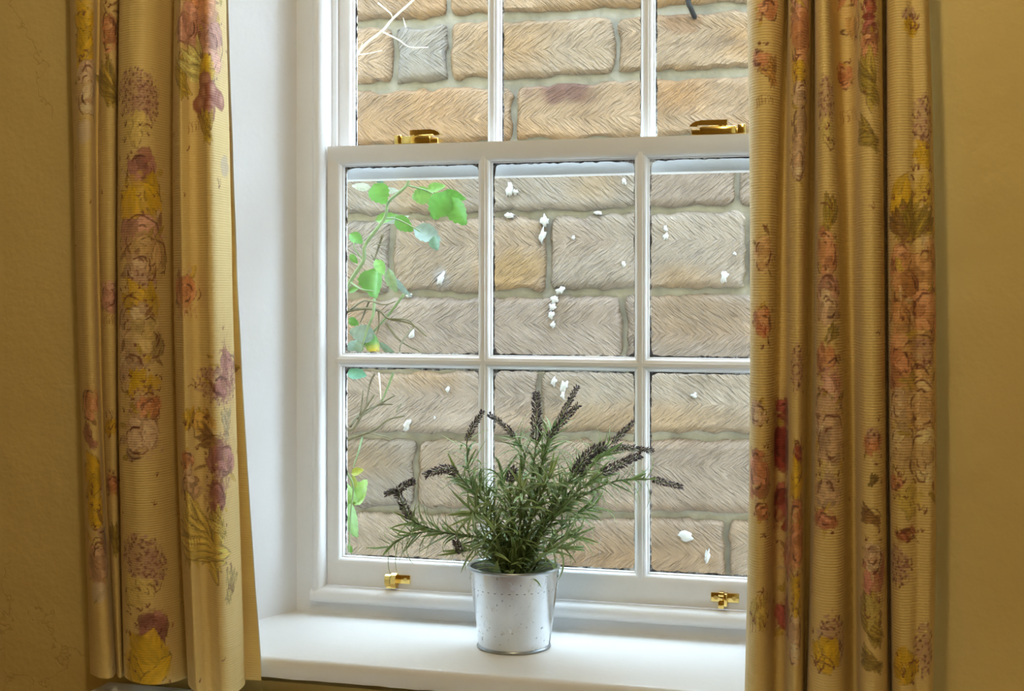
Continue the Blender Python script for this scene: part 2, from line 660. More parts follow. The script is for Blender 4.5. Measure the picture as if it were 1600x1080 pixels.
# riser under the bead and outer timber cill
MB().box(-0.3115, mir(-0.3115), -0.0135, 0.02, 0.88, 0.9215).build('sill_riser', M['paint'], win, off=WO)
mb = MB()
mb.sweep([(0.90, 0.02), (0.938, 0.02), (0.932, 0.10), (0.915, 0.20), (0.89, 0.20), (0.87, 0.10)], 'x', -0.33, mir(-0.33))
mb.build('outer_cill', M['paint'], win, off=WO)
# inner sill board with splayed ends, slightly rounded and worn nose
nx = 60
mb = MB()
prof = [(-0.010, 0.878), (-0.010, SILL_Z), (-0.286, SILL_Z), (-0.2915, SILL_Z - 0.0015), (-0.2945, SILL_Z - 0.0055), (-0.295, SILL_Z - 0.011), (-0.295, 0.878), (-0.2935, 0.8755), (-0.27, 0.8755)]
vs, fs = [], []
for i in range(nx + 1):
    t = i / nx
    for k, (yy, zz) in enumerate(prof):
        xl = -0.43 if yy < WY else -0.312 - (abs(yy) - 0.012) / (0.26 - 0.012) * 0.1
        x = xl + (mir(xl) - xl) * t
        jit = 0.0
        if k in (6, 7):
            jit = 0.0022 * (random.random() - 0.3)
        vs.append((x, yy, zz - abs(jit)))
n = len(prof)
for i in range(nx):
    for k in range(n):
        k2 = (k + 1) % n
        fs.append((i * n + k, i * n + k2, (i + 1) * n + k2, (i + 1) * n + k))
fs += [tuple(range(n)), tuple(range(nx * n + n - 1, nx * n - 1, -1))]
mb.add(vs, fs)
mb.build('window_sill', M['sill'], win, off=WO, angle=40)

# -------- sashes
HALF = [(0.0, 0.0), (0.0028, 0.0), (0.0031, 0.0018), (0.0046, 0.0022), (0.0068, 0.0036), (0.0086, 0.0066), (0.0093, 0.0105),
        (0.0108, 0.0112), (0.0113, 0.0200)]
BACK = [(0.0113, 0.0225), (0.0040, 0.0405), (0.0, 0.0405)]


def bar_profile(front):
    r = HALF + BACK
    pts = [(u, y + front) for u, y in r] + [(-u, y + front) for u, y in reversed(r[:-1]) if u > 0]
    return pts


def rail_profile(edge, width, front, sgn):
    """moulded inner edge at `edge` (sight line), running out to `edge - sgn*width`"""
    base = 0.0113
    e = edge - sgn * base
    pts = [(e + sgn * (u - 0.0028 if u < 0.0029 else u), y + front) for u, y in HALF[1:]]
    pts = [(edge - sgn * width, front)] + pts + [(e + sgn * 0.0113, 0.0225 + front), (e + sgn * 0.006, 0.0405 + front), (edge - sgn * width, 0.0405 + front)]
    return pts


def make_sash(name, front, gx0, gx1, gz0, gz1, ww, wtop, wbot, panes, lbl):
    s = MB()
    s.sweep(rail_profile(gx0, ww, front, 1), 'z', gz0 - wbot + 0.0005, gz1 + wtop - 0.0005)
    s.sweep(rail_profile(gx1, ww, front, -1), 'z', gz0 - wbot + 0.0005, gz1 + wtop - 0.0005)
    s.sweep(rail_profile(gz1, wtop, front - 0.0004, -1), 'x', gx0 - ww + 0.001, gx1 + ww - 0.001)
    s.sweep(rail_profile(gz0, wbot, front - 0.0004, 1), 'x', gx0 - ww + 0.001, gx1 + ww - 0.001)
    so = s.build(name, M['paint'], win, off=WO, angle=38)
    tag(so, lbl)
    vx = [0.0, 0.25]
    zm = (gz0 + gz1) / 2 + (0.0015 if front < 0.01 else 0)
    for x in vx:
        mbx = MB()
        mbx.sweep([(x + u, y) for u, y in bar_profile(front + 0.0003)], 'z', gz0 - 0.012, gz1 + 0.012)
        mbx.build('muntin', M['paint'], so, off=WO, angle=38)
    mbx = MB()
    mbx.sweep([(zm + u, y) for u, y in bar_profile(front + 0.0006)], 'x', gx0 - 0.012, gx1 + 0.012)
    mbx.build('muntin', M['paint'], so, off=WO, angle=38)
    xs = [(gx0, vx[0] - 0.0113), (vx[0] + 0.0113, vx[1] - 0.0113), (vx[1] + 0.0113, gx1)]
    zs = [(gz0, zm - 0.0113), (zm + 0.0113, gz1)]
    gy = front + 0.0213
    for (xa, xb) in xs:
        for (za, zb) in zs:
            MB().box(xa - 0.004, xb + 0.004, gy - 0.001, gy + 0.001, za - 0.004, zb + 0.004).build('glass_pane', M['glass'], so, off=WO)
            # old putty line just inside the sight edge, uneven
            mbp = MB()
            for side in range(4):
                L = (xb - xa) if side < 2 else (zb - za)
                k = max(12, int(L / 0.006))
                vs, fs = [], []
                for i in range(k + 1):
                    t = i / k
                    e = min(t, 1 - t) * L
                    w = 0.0016 + 0.0022 * random.random() ** 2 + (0.004 * max(0, 1 - e / 0.012))
                    if side == 0:
                        a, b = (xa + L * t, za - 0.002), (xa + L * t, za + w)
                    elif side == 1:
                        a, b = (xa + L * t, zb + 0.002), (xa + L * t, zb - w)
                    elif side == 2:
                        a, b = (xa - 0.002, za + L * t), (xa + w, za + L * t)
                    else:
                        a, b = (xb + 0.002, za + L * t), (xb - w * 0.8, za + L * t)
                    vs += [(a[0], gy - 0.0026, a[1]), (b[0], gy - 0.0016, b[1])]
                    if i:
                        j = len(vs)
                        fs.append((j - 4, j - 3, j - 1, j - 2))
                mbp.add(vs, fs)
            mbp.build('glazing_putty', M['putty'], so, off=WO)
    return so


low = make_sash('lower_sash', 0.0, -0.240, 0.490, 0.991, 1.6216, 0.0235, 0.0325, 0.046, None, 'lower sash with six panes')
upp = make_sash('upper_sash', 0.051, -0.243, 0.493, 1.640, 2.276, 0.029, 0.044, 0.036, None, 'upper sash with six panes')


def cyl_y(mbx, cx, cz, y0, y1, r, seg=16):
    vs = []
    for y in (y0, y1):
        for k in range(seg):
            an = 2 * math.pi * (k + 0.5) / seg
            vs.append((cx + r * math.cos(an), y, cz + r * math.sin(an)))
    fs = [(k, (k + 1) % seg, seg + (k + 1) % seg, seg + k) for k in range(seg)] + [tuple(range(seg - 1, -1, -1)), tuple(range(seg, 2 * seg))]
    return mbx.add(vs, fs)


def fastener(px0, px1, flip, lbl):
    zt = 1.6545
    xa, xb = px_to_X(px0, 0.02), px_to_X(px1, 0.02)
    c, s = (xa + xb) / 2, -1 if flip else 1
    w = abs(xb - xa) / 2
    o = MB().box(c - w * 0.92, c + w * 0.92, 0.004, 0.036, zt - 0.0005, zt + 0.0085, 0.0012).build('sash_fastener', M['brass'], win, off=WO, angle=30)
    tag(o, lbl)
    m = MB()
    m.box(c - w * 0.62, c + w * 0.62, 0.0005, 0.018, zt, zt + 0.0125, 0.002)
    m.box(c - s * w * 0.80 - 0.006, c - s * w * 0.80 + 0.006, 0.003, 0.02, zt, zt + 0.015, 0.0015)
    m.build('keeper', M['brass'], o, off=WO, angle=30)
    # swinging lever: a curved arm with a rounded, dropping end
    m = MB()
    outl = [(-0.30, 0.0140), (-0.30, 0.0225), (0.55, 0.0228), (0.78, 0.0212), (0.92, 0.0180), (1.0, 0.0135), (0.74, 0.0130), (0.70, 0.0150), (0.2, 0.0145)]
    m.sweep([(c + s * u * w, zt + h) for u, h in outl], 'y', 0.006, 0.020)
    m.build('lever', M['brass'], o, off=WO, angle=30)
    m = MB()
    m.lathe([(0.0001, zt + 0.008), (0.0085, zt + 0.008), (0.0085, zt + 0.0145), (0.006, zt + 0.0165), (0.0001, zt + 0.0168)], c - s * w * 0.1, 0.014, 20)
    m.build('pivot', M['brass'], o, smooth=False, off=WO, angle=40)
    # catch on the upper sash
    m = MB()
    m.box(c - w * 0.45, c + w * 0.45, 0.040, 0.058, zt - 0.006, zt + 0.010, 0.0015)
    m.build('catch', M['brass'], o, off=WO, angle=30)
    return o


fastener(620, 692, False, 'polished brass fastener with lever pointing away from the left reveal')
fastener(1079, 1170, True, 'polished brass fastener with lever pointing towards the muntins')


def sash_stop(px0, px1, py, s, knob, lbl):
    A, B = on_y(px0, py, -0.001), on_y(px1, py, -0.001)
    c, w, z = (A[0] + B[0]) / 2, abs(B[0] - A[0]) / 2, A[2] * 0.5 + B[2] * 0.5
    o = MB().box(c - w, c + w, -0.0028, 0.0004, z - 0.0068, z + 0.0068, 0.0008).build('sash_stop', M['brass'], win, off=WO, angle=30)
    tag(o, lbl)
    for u in ((-0.64, 0.66) if knob == 0 else (0.62,)):
        m = MB()
        cyl_y(m, c + u * w, z, -0.0042, -0.0022, 0.0034)
        q = m.build('screw', M['brass'], o, off=WO, angle=30)
        m = MB()
        cyl_y(m, c + u * w, z, -0.0046, -0.0040, 0.0013, 8)
    m = MB()
    if knob:
        for (x0, x1, r) in ((-0.95, -0.50, 0.0095), (-0.42, 0.02, 0.0118)):
            vs = []
            seg = 10
            for x in (c + x0 * w, c + x1 * w):
                for k in range(seg):
                    an = 2 * math.pi * (k + 0.5) / seg
                    vs.append((x, -0.009 + r * 0.85 * math.cos(an), z - 0.001 + r * math.sin(an)))
            m.add(vs, [(k, (k + 1) % seg, seg + (k + 1) % seg, seg + k) for k in range(seg)] + [tuple(range(seg)), tuple(range(2 * seg - 1, seg - 1, -1))])
        m.box(c - 0.9 * w, c - 0.05 * w, -0.014, -0.003, z - 0.0135, z - 0.006, 0.001)
    else:
        m.box(c - 0.42 * w, c - 0.02 * w, -0.013, -0.002, z - 0.0150, z - 0.0045, 0.001)
        m.box(c - 0.42 * w, c - 0.02 * w, -0.012, -0.002, z + 0.003, z + 0.0095, 0.001)
        m.box(c - 0.36 * w, c - 0.10 * w, -0.009, -0.002, z - 0.006, z + 0.006, 0.001)
        m.box(c + 0.00 * w, c + 0.24 * w, -0.017, -0.002, z - 0.0105, z + 0.0088, 0.0018)
    m.build('catch_lug', M['brass'], o, off=WO, angle=30)
    return o


sash_stop(605, 641, 905, 1, 1, 'small brass catch with a round barrel')
sash_stop(1111, 1155, 934, 1, 0, 'small brass catch plate with two screws')

# ================================================================== OUTER STONE WALL
WA = math.radians(5.35)
WD = np.array([math.cos(WA), math.sin(WA), 0.0])      # along the wall
WN = np.array([math.sin(WA), -math.cos(WA), 0.0])     # towards the window
WP = CAM + 3.4 * FWD
WP = np.array([WP[0], WP[1], 0.0])


def on_wall(x, y, off=0.0):
    d = ray(x, y)
    P = WP + WN * off
    t = ((P - CAM) @ WN) / (d @ WN)
    return CAM + d * t


def wall_sz(x, y):
    p = on_wall(x, y)
    return (p - WP) @ WD, p[2]


def wpos(s, z, off):
    return WP + WD * s + WN * off + np.array([0, 0, z])


outw = empty('wall_outside', tuple(WP))
tag(outw, kind='structure')
tag(outw, 'coursed sandstone wall with tooled blocks across the alley')
WTOP = 2.32
S0, S1 = -1.9, 2.3
mb = MB()
vs = []
for s_ in (S0, S1):
    for off in (-0.012, -0.25):
        for z_ in (-0.3, WTOP):
            vs.append(wpos(s_, z_, off))
mb.add(vs, [(0, 1, 3, 2), (4, 6, 7, 5), (0, 4, 5, 1), (2, 3, 7, 6), (0, 2, 6, 4), (1, 5, 7, 3)])
mb.build('mortar', M['mortar'], outw, off=tuple(WP))

# course joint lines: (row at x=560, row at x=1165), joint half thickness in px
JL = [(38, 10, 9), (137, 112, 9), (234, 214, 8), (341, 325, 7), (462, 456, 7), (575, 573, 8), (681, 682, 7), (798, 807, 7), (908, 926, 7)]
lines = []
for yl, yr, h in JL:
    sa, za = wall_sz(560, yl)
    sb, zb = wall_sz(1165, yr)
    k = (zb - za) / (sb - sa)
    lines.append((za - k * sa, k, (h - 1.5) * 3.4 / F))
# continue upwards and downwards with similar courses
kk = lines[0][1]
while lines[0][0] < WTOP + 0.1:
    lines.insert(0, (lines[0][0] + 0.16 + 0.04 * random.random(), kk, 0.012))
while lines[-1][0] > -0.25:
    lines.append((lines[-1][0] - 0.17 - 0.03 * random.random(), lines[-1][1], 0.011))
first = [i for i, l in enumerate(lines) if abs(l[0] - (wall_sz(560, 38)[1] - kk * wall_sz(560, 38)[0])) < 1e-6][0]
# vertical joints in view (px at the row middle)
VJ = {0: [700, 1010], 1: [617, 702, 962, 1205], 2: [805, 1230], 3: [1003, 1153], 4: [611, 855, 1170], 5: [975, 1215], 6: [843, 1222],
      7: [651, 930, 1195], 8: [752, 1136]}
WARM = (0.60, 0.43, 0.255)
TINT = {(-1, 0): WARM}
random.seed(21)
stone_list = []
for r in range(len(lines) - 1):
    zt, zb = lines[r], lines[r + 1]
    row = r - first + 1                                  # row 1 lies under the first listed joint
    ss = []
    if row in VJ:
        ym = (JL[row - 1][0] + JL[row][0]) / 2 if 0 < row < len(JL) else 10
        ss = [wall_sz(x, ym)[0] for x in VJ[row]]
        ss.insert(0, min(ss[0] - 0.22, wall_sz(522 - 7 * row, ym)[0]))
    else:
        ss = [random.uniform(-0.2, 0.3)]
    while ss[0] > S0:
        ss.insert(0, ss[0] - random.uniform(0.26, 0.55))
    while ss[-1] < S1:
        ss.append(ss[-1] + random.uniform(0.26, 0.55))
    for a, b in zip(ss[:-1], ss[1:]):
        a2, b2 = max(a, S0), min(b, S1)
        if b2 - a2 > 0.06:
            stone_list.append((row, a2, b2, zb, zt))
BASE = [(0.235, 0.190, 0.158), (0.225, 0.190, 0.163), (0.240, 0.190, 0.150), (0.215, 0.186, 0.163), (0.235, 0.195, 0.160), (0.222, 0.178, 0.150)]
for idx, (row, a, b, lb, lt) in enumerate(stone_list):
    vj = 0.0065
    inview = -2 <= row <= 9 and b > -0.6 and a < 0.9
    step = 0.011 if inview else 0.05
    nu = max(4, int((b - a) / step))
    nv = max(3, int(0.17 / step))
    u, v = np.meshgrid(np.linspace(0, 1, nu + 1), np.linspace(0, 1, nv + 1))
    S = a + vj + (b - a - 2 * vj) * u
    Zb = lb[0] + lb[1] * S + lb[2]
    Zt = lt[0] + lt[1] * S - lt[2]
    if row == 0 or row < 0:
        Zt = np.minimum(Zt, WTOP)
    Z = Zb + (Zt - Zb) * v
    if np.min(Zt - Zb) < 0.02:
        continue
    d = np.minimum(np.minimum(u, 1 - u) * (b - a), np.minimum(v, 1 - v) * 0.17)
    wE = np.clip(1 - d / 0.03, 0, 1)
    S = S + wE * 0.010 * (vnoise(S * 45, Z * 45, 3) - 0.5) + wE * 0.008 * (vnoise(S * 16, Z * 16, 5) - 0.5)
    Z = Z + wE * 0.012 * (vnoise(S * 45, Z * 45, 7) - 0.5) + wE * 0.008 * (vnoise(S * 14, Z * 14, 9) - 0.5)
    # rounded corners
    cu, cv = np.clip(1 - np.minimum(u, 1 - u) * (b - a) / 0.02, 0, 1), np.clip(1 - np.minimum(v, 1 - v) * 0.17 / 0.02, 0, 1)
    Z = Z - np.sign(v - 0.5) * cu * cv * 0.0035
    S = S - np.sign(u - 0.5) * cu * cv * 0.0035
    off = 0.012 * (1 - np.clip(1 - d / 0.007, 0, 1) ** 2) + 0.007 * (vnoise(S * 11, Z * 11, 13) - 0.5) + 0.004 * (vnoise(S * 40, Z * 40, 17) - 0.5)
    off = off - 0.004
    P = WD * S[..., None] + WN * off[..., None]
    P[..., 2] += Z
    verts = P.reshape(-1, 3).tolist()
    faces = []
    W = nu + 1
    for j in range(nv):
        for i in range(nu):
            q = j * W + i
            faces.append((q, q + 1, q + W + 1, q + W))
    # skirt back into the mortar
    per = list(range(0, W)) + [j * W + nu for j in range(1, nv + 1)] + [nv * W + i for i in range(nu - 1, -1, -1)] + [j * W for j in range(nv - 1, 0, -1)]
    nb = len(verts)
    for q in per:
        p0 = np.array(verts[q])
        verts.append((p0 - WN * 0.03).tolist())
    for k in range(len(per)):
        k2 = (k + 1) % len(per)
        faces.append((per[k2], per[k], nb + k, nb + k2))
    # colour: per-stone tint with broad natural stains
    base = np.array(BASE[random.randrange(len(BASE))])
    if row <= 2:
        base = base * np.array([1.06, 0.93, 0.76])
    if row == 5 or row == 6:
        base = base * np.array([1.0, 1.02, 1.06])
    base = base * random.uniform(0.92, 1.08)
    gs = (S.min() + S.max()) / 2
    gx = wall_sz(658, 90)[0]
    if row == 1 and abs(gs - gx) < 0.08:
        base = np.array([0.20, 0.19, 0.185])
    n1 = vnoise(S * 7, Z * 10, 31 + idx)[..., None]
    n2 = vnoise(S * 18, Z * 18, 77)[..., None]
    cl = base * (0.86 + 0.22 * n1 + 0.08 * n2)
    warm = np.clip(vnoise(S * 5, Z * 9, 91) * 2.2 - 1.15, 0, 1)[..., None]
    cl = cl * (1 - warm) + cl * np.array([1.08, 0.88, 0.60]) * warm

    def stain(px, py, rx, rz, colr, k, seed=0):
        global cl
        s_, z_ = wall_sz(px, py)
        dd = np.sqrt(((S - s_) / rx) ** 2 + ((Z - z_) / rz) ** 2) + 0.9 * (vnoise(S * 30, Z * 30, 5 + seed) - 0.5)
        m_ = np.clip((1.1 - dd) / 0.35, 0, 1)[..., None] * k
        cl = cl * (1 - m_) + np.array(colr) * m_
    if inview:
        stain(885, 140, 0.080, 0.030, (0.105, 0.050, 0.040), 0.9)
        stain(1072, 30, 0.06, 0.03, (0.157, 0.083, 0.043), 0.6, 2)
        stain(1110, 68, 0.09, 0.012, (0.166, 0.117, 0.081), 0.6, 3)
        stain(805, 420, 0.08, 0.05, (0.261, 0.174, 0.081), 0.6, 4)
        stain(690, 432, 0.025, 0.03, (0.261, 0.253, 0.273), 0.7, 5)
        stain(1110, 490, 0.11, 0.035, (0.191, 0.139, 0.096), 0.5, 6)
        stain(900, 370, 0.09, 0.04, (0.218, 0.166, 0.134), 0.5, 7)
    cols = np.ones((len(verts), 3)) * np.array(base)
    cols[:nb] = np.clip(cl.reshape(-1, 3), 0.02, 0.95)
    fl = random.choice((-1, 1))
    zc = (Z.min() + Z.max()) / 2 + random.uniform(-0.02, 0.03)
    uvs = np.zeros((len(verts), 2))
    uvs[:nb, 0] = (fl * S).ravel() + random.uniform(0, 9)
    uvs[:nb, 1] = (Z - zc).ravel()
    uvs[nb:] = uvs[per]
    me = mesh_from('stone', verts, faces, M['stone'], True, cols, uvs)
    me.set_sharp_from_angle(angle=math.radians(55))
    obj('stone', me, outw)

# lime splashes stuck on the stones
SPL = [(797, 298, 7, 15, 0), (797, 338, 9, 7, 0), (852, 345, 8, 13, 8), (848, 368, 6, 17, 10), (935, 333, 7, 5, 0), (976, 284, 5, 7, 0),
       (876, 454, 11, 8, -20), (868, 468, 8, 9, 0), (864, 480, 7, 8, 0), (862, 492, 7, 9, 0), (865, 508, 5, 8, 0), (1040, 358, 5, 8, 0),
       (1041, 370, 7, 9, 0), (975, 413, 5, 8, 0), (1148, 397, 6, 5, 30), (1132, 432, 8, 13, 10), (645, 522, 7, 14, 15), (690, 436, 9, 16, 20),
       (866, 596, 7, 11, 0), (882, 603, 8, 12, 15), (880, 618, 5, 9, 0), (1072, 838, 16, 10, 25), (1105, 868, 6, 14, 15), (701, 609, 5, 7, 0),
       (637, 662, 8, 14, 20), (681, 653, 4, 5, 0), (640, 462, 6, 5, 0), (806, 300, 5, 6, 0), (1085, 618, 6, 6, 0), (897, 372, 4, 6, 0)]
random.seed(5)
for (x, y, rx, ry, ang) in SPL:
    c = on_wall(x, y, 0.0)
    s_, z_ = (c - WP) @ WD, c[2]
    k = 16
    an0 = math.radians(ang)
    ring = []
    for ring_r, o_ in ((1.0, 0.0095), (0.62, 0.0125)):
        for i in range(k):
            a = 2 * math.pi * i / k
            rr = 0.72 * ring_r * (0.55 + 0.8 * random.random())
            du, dv = rr * rx * math.cos(a), rr * ry * math.sin(a)
            du, dv = du * math.cos(an0) + dv * math.sin(an0), -du * math.sin(an0) + dv * math.cos(an0)
            q = WD * (s_ + du * 3.4 / F) + WN * o_
            q[2] += z_ + dv * 3.4 / F
            ring.append(q)
    back = [q - WN * 0.012 for q in ring[:k]]
    cpt = WD * s_ + WN * 0.0135
    cpt[2] += z_
    vs = ring + back + [cpt]
    fs = [(i, (i + 1) % k, k + (i + 1) % k, k + i) for i in range(k)] + [(2 * k + (i + 1) % k, (i + 1) % k, i, 2 * k + i) for i in range(k)]
    fs += [(k + i, k + (i + 1) % k, 3 * k) for i in range(k)]
    obj('lime_splash', mesh_from('lime_splash', vs, fs, M['lime'], True), outw)

tag(MB().box(-3.5, 3.5, OUT, 3.2, -0.35, -0.28).build('ground_outside', M['paving']), 'paved ground of the alley', kind='structure')

# black cable end against the stones
cb = [on_wall(1066, -150, 0.03), on_wall(1070, -60, 0.03), on_wall(1075, 0, 0.035), on_wall(1079, 12, 0.033), on_wall(1085, 26, 0.012), on_wall(1086, 29, -0.01)]
top = cb[0].copy()
top[2] = WTOP
mb = MB()
mb.tube(smooth_path([top] + cb, 24), 0.0062, 10)
o = mb.build('cable', M['iron'], None, smooth=True)
tag(o, 'black cable hanging down and ending in the stone wall', 'cable')

# ================================================================== LOW CABINET under the sill (only its top edge shows)
cab = empty('low_cabinet', (0.2, -0.38, 0))
tag(cab, 'white painted low cabinet top just below the sill and curtain hem', 'cabinet')
co = (0.2, -0.38, 0)
MB().box(-0.47, 0.87, -0.47, -0.275, 0.07, 0.823).build('body', M['sill'], cab, off=co)
MB().box(-0.495, 0.895, -0.495, -0.272, 0.823, 0.843, 0.003).build('top', M['sill'], cab, off=co)
MB().box(-0.45, 0.85, -0.45, -0.29, 0.0, 0.07).build('plinth', M['sill'], cab, off=co)
for x in (-0.46, 0.205):
    d = MB().box(x, x + 0.655, -0.488, -0.470, 0.085, 0.81, 0.003).build('door', M['sill'], cab, off=co)
    m = MB()
    cyl_y(m, x + (0.60 if x < 0 else 0.055), 0.5, -0.508, -0.488, 0.012)
    m.build('knob', M['brass'], d, off=co)

# ================================================================== CURTAINS
GOLD = (0.81, 0.62, 0.25)


class Print:
    """flat floral print laid out on the cloth, s along the cloth, z up (metres)"""
    def __init__(self, L, z0, z1, seed, res=0.0009):
        self.res, self.z0, self.L = res, z0, L
        self.w, self.h = int(L / res) + 2, int((z1 - z0) / res) + 2
        self.im = np.ones((self.h, self.w, 3)) * np.array(GOLD)
        self.r = np.random.RandomState(seed)
        yy, xx = np.mgrid[0:self.h, 0:self.w]
        self.im *= (0.97 + 0.06 * vnoise(xx * res * 30, yy * res * 30, seed))[..., None]

    def win(self, s, z, R):
        r = self.res
        i0, i1 = int((s - R) / r), int((s + R) / r) + 1
        j0, j1 = int((z - R - self.z0) / r), int((z + R - self.z0) / r) + 1
        i0, j0 = max(i0, 0), max(j0, 0)
        i1, j1 = min(i1, self.w), min(j1, self.h)
        if i1 <= i0 or j1 <= j0:
            return None
        X, Y = np.meshgrid(np.arange(i0, i1) * r, np.arange(j0, j1) * r + self.z0)
        return (slice(j0, j1), slice(i0, i1)), X, Y

    def mix(self, sl, m, col):
        self.im[sl] = self.im[sl] * (1 - m[..., None]) + np.array(col) * m[..., None]

    def blob(self, s, z, rx, rz, col, al=0.9, ang=0.0, soft=0.25, rough=0.35, streak=0.0):
        q = self.win(s, z, max(rx, rz) * 1.4)
        if q is None:
            return
        sl, X, Y = q
        c, sn = math.cos(ang), math.sin(ang)
        u, v = (X - s) * c + (Y - z) * sn, -(X - s) * sn + (Y - z) * c
        sd = self.r.randint(1, 999)
        d = np.sqrt((u / rx) ** 2 + (v / rz) ** 2) + rough * (vnoise(X * 260, Y * 260, sd) - 0.5)
        m = np.clip((1 - d) / soft, 0, 1) * al
        col = np.array(col)
        if streak:
            k = vnoise(u / rx * 1.5, v * 700, sd + 3)
            cc = col * (1 + streak * (k - 0.5))[..., None]
            self.im[sl] = self.im[sl] * (1 - m[..., None]) + cc * m[..., None]
        else:
            self.mix(sl, m, col)

    def stroke(self, pts, w, col, al=0.85):
        P = np.array(smooth_path([(a, b, 0) for a, b in pts], max(6, 4 * len(pts))))[:, :2]
        c = P.mean(0)
        R = np.abs(P - c).max() + 3 * w
        q = self.win(c[0], c[1], R)
        if q is None:
            return
        sl, X, Y = q
        D = np.full(X.shape, 9.0)
        n = len(P) - 1
        for i in range(n):
            a, b = P[i], P[i + 1]
            ab = b - a
            t = np.clip(((X - a[0]) * ab[0] + (Y - a[1]) * ab[1]) / (ab @ ab + 1e-12), 0, 1)
            dd = np.hypot(X - a[0] - t * ab[0], Y - a[1] - t * ab[1]) / (1.05 - 0.75 * abs((i + t) / n - 0.4))
            D = np.minimum(D, dd)
        self.mix(sl, np.clip((w - D) / (0.7 * w), 0, 1) * al, col)

    # ---- motifs
    def petal(self, s, z, ln, wd, ang, col, al=0.9, streak=0.5, edge=None):
        """pointed leaf or petal shape with streaks along it"""
        q = self.win(s, z, ln * 1.1)
        if q is None:
            return
        sl, X, Y = q
        c, sn = math.cos(ang), math.sin(ang)
        u, v = ((X - s) * c + (Y - z) * sn) / ln, (-(X - s) * sn + (Y - z) * c) / wd
        sd = self.r.randint(1, 999)
        wv = np.clip(1 - u * u, 0, 1) * (1.0 + 0.25 * (vnoise(u * 7, v * 0 + 1, sd) - 0.5))
        e = wv - np.abs(v)
        m = np.clip(e / 0.18, 0, 1) * al * (np.abs(u) < 1)
        k = vnoise(u * 2.0, v / (wv + 0.2) * 5.0, sd + 3) * 0.65 + vnoise(u * 6, v * 9, sd + 5) * 0.35
        cc = np.array(col) * (1 + streak * 1.5 * (k - 0.5))[..., None]
        self.im[sl] = self.im[sl] * (1 - m[..., None]) + cc * m[..., None]
        if edge is not None:
            me = np.clip(1 - np.abs(e - 0.06) / 0.09, 0, 1) * (vnoise(u * 4, np.sign(v) * 3 + 0 * u, sd + 9) > 0.48) * 0.8 * (np.abs(u) < 0.98)
            self.mix(sl, me, edge)

    def rose(self, s, z, rx, rz, col, dark=(0.17, 0.05, 0.025)):
        R = self.r
        col = np.array(col)
        k0 = R.uniform(0.95, 1.4)
        s, z = s + rx * R.uniform(-0.35, 0.35), z + rz * R.uniform(-0.3, 0.3)
        rx, rz = rx * k0, rz * k0 * R.uniform(0.85, 1.15)
        self.blob(s, z, rx * 1.7, rz * 1.6, col * 0.6 + np.array(GOLD) * 0.4, 0.30, R.rand() * 3, 0.8, 0.9)
        for k in range(6):
            a, q = R.rand() * 6.28, R.uniform(0.8, 1.35)
            cc = [(0.48, 0.33, 0.04), (0.66, 0.45, 0.07), (0.74, 0.54, 0.30), (0.30, 0.14, 0.05)][R.randint(4)]
            self.petal(s + rx * q * math.cos(a), z + rz * q * math.sin(a), max(rx, rz) * R.uniform(0.18, 0.42), min(rx, rz) * R.uniform(0.08, 0.2), a + R.uniform(-0.8, 0.8), cc, 0.8, 0.8, (0.18, 0.07, 0.02) if R.rand() < 0.6 else None)
        for k in range(3):
            a, q = R.rand() * 6.28, R.uniform(0.9, 1.4)
            self.sprig(s + rx * q * math.cos(a), z + rz * q * math.sin(a), R.uniform(0.003, 0.007))
        self.blob(s, z, rx * 0.95, rz * 0.95, col * 0.95, 0.8, R.rand() * 3, 0.5, 0.8)
        n = 10 + int(9 * R.rand())
        for k in range(n):
            a, q = R.rand() * 6.28, math.sqrt(R.rand()) * 0.82
            t = R.choice([0.68, 0.85, 1.0, 1.12, 1.25])
            cc = np.clip(col * t + (0.07 if t > 1.05 else 0), 0, 0.88)
            px, pz = s + rx * q * math.cos(a), z + rz * q * math.sin(a)
            r0 = (0.20 + 0.26 * R.rand())
            self.petal(px, pz, max(rx, rz) * r0 * 1.1, min(rx, rz) * r0 * 0.95, a + math.pi / 2 + R.uniform(-0.6, 0.6), cc, 0.85, 0.45, np.array(dark) * R.uniform(0.8, 1.8) if R.rand() < 0.8 else None)
        for k in range(6):
            a, q = R.rand() * 6.28, 0.35 + 0.55 * R.rand()
            b = a + R.uniform(0.5, 1.1)
            self.stroke([(s + rx * q * math.cos(a), z + rz * q * math.sin(a)), (s + rx * q * 1.1 * math.cos((a + b) / 2), z + rz * q * 1.1 * math.sin((a + b) / 2)), (s + rx * q * math.cos(b), z + rz * q * math.sin(b))],
                        R.uniform(0.0011, 0.0026), np.array(dark) * R.uniform(0.6, 1.3), 0.85)

    def hyd(self, s, z, rx, rz):
        R = self.r
        rx, rz = rx * 1.1, rz * 1.1
        self.blob(s, z, rx, rz, (0.55, 0.34, 0.22), 0.6, rough=0.8)
        for k in range(int(70 * rx * rz / 0.0004)):
            a, q = R.rand() * 6.28, math.sqrt(R.rand())
            t = R.rand()
            cc = (0.60, 0.35, 0.25) if t < 0.4 else ((0.33, 0.14, 0.10) if t < 0.8 else (0.17, 0.06, 0.04))
            self.blob(s + rx * q * math.cos(a), z + rz * q * math.sin(a), 0.0022 + 0.0012 * R.rand(), 0.0016, cc, 0.85, R.rand() * 3, 0.5)

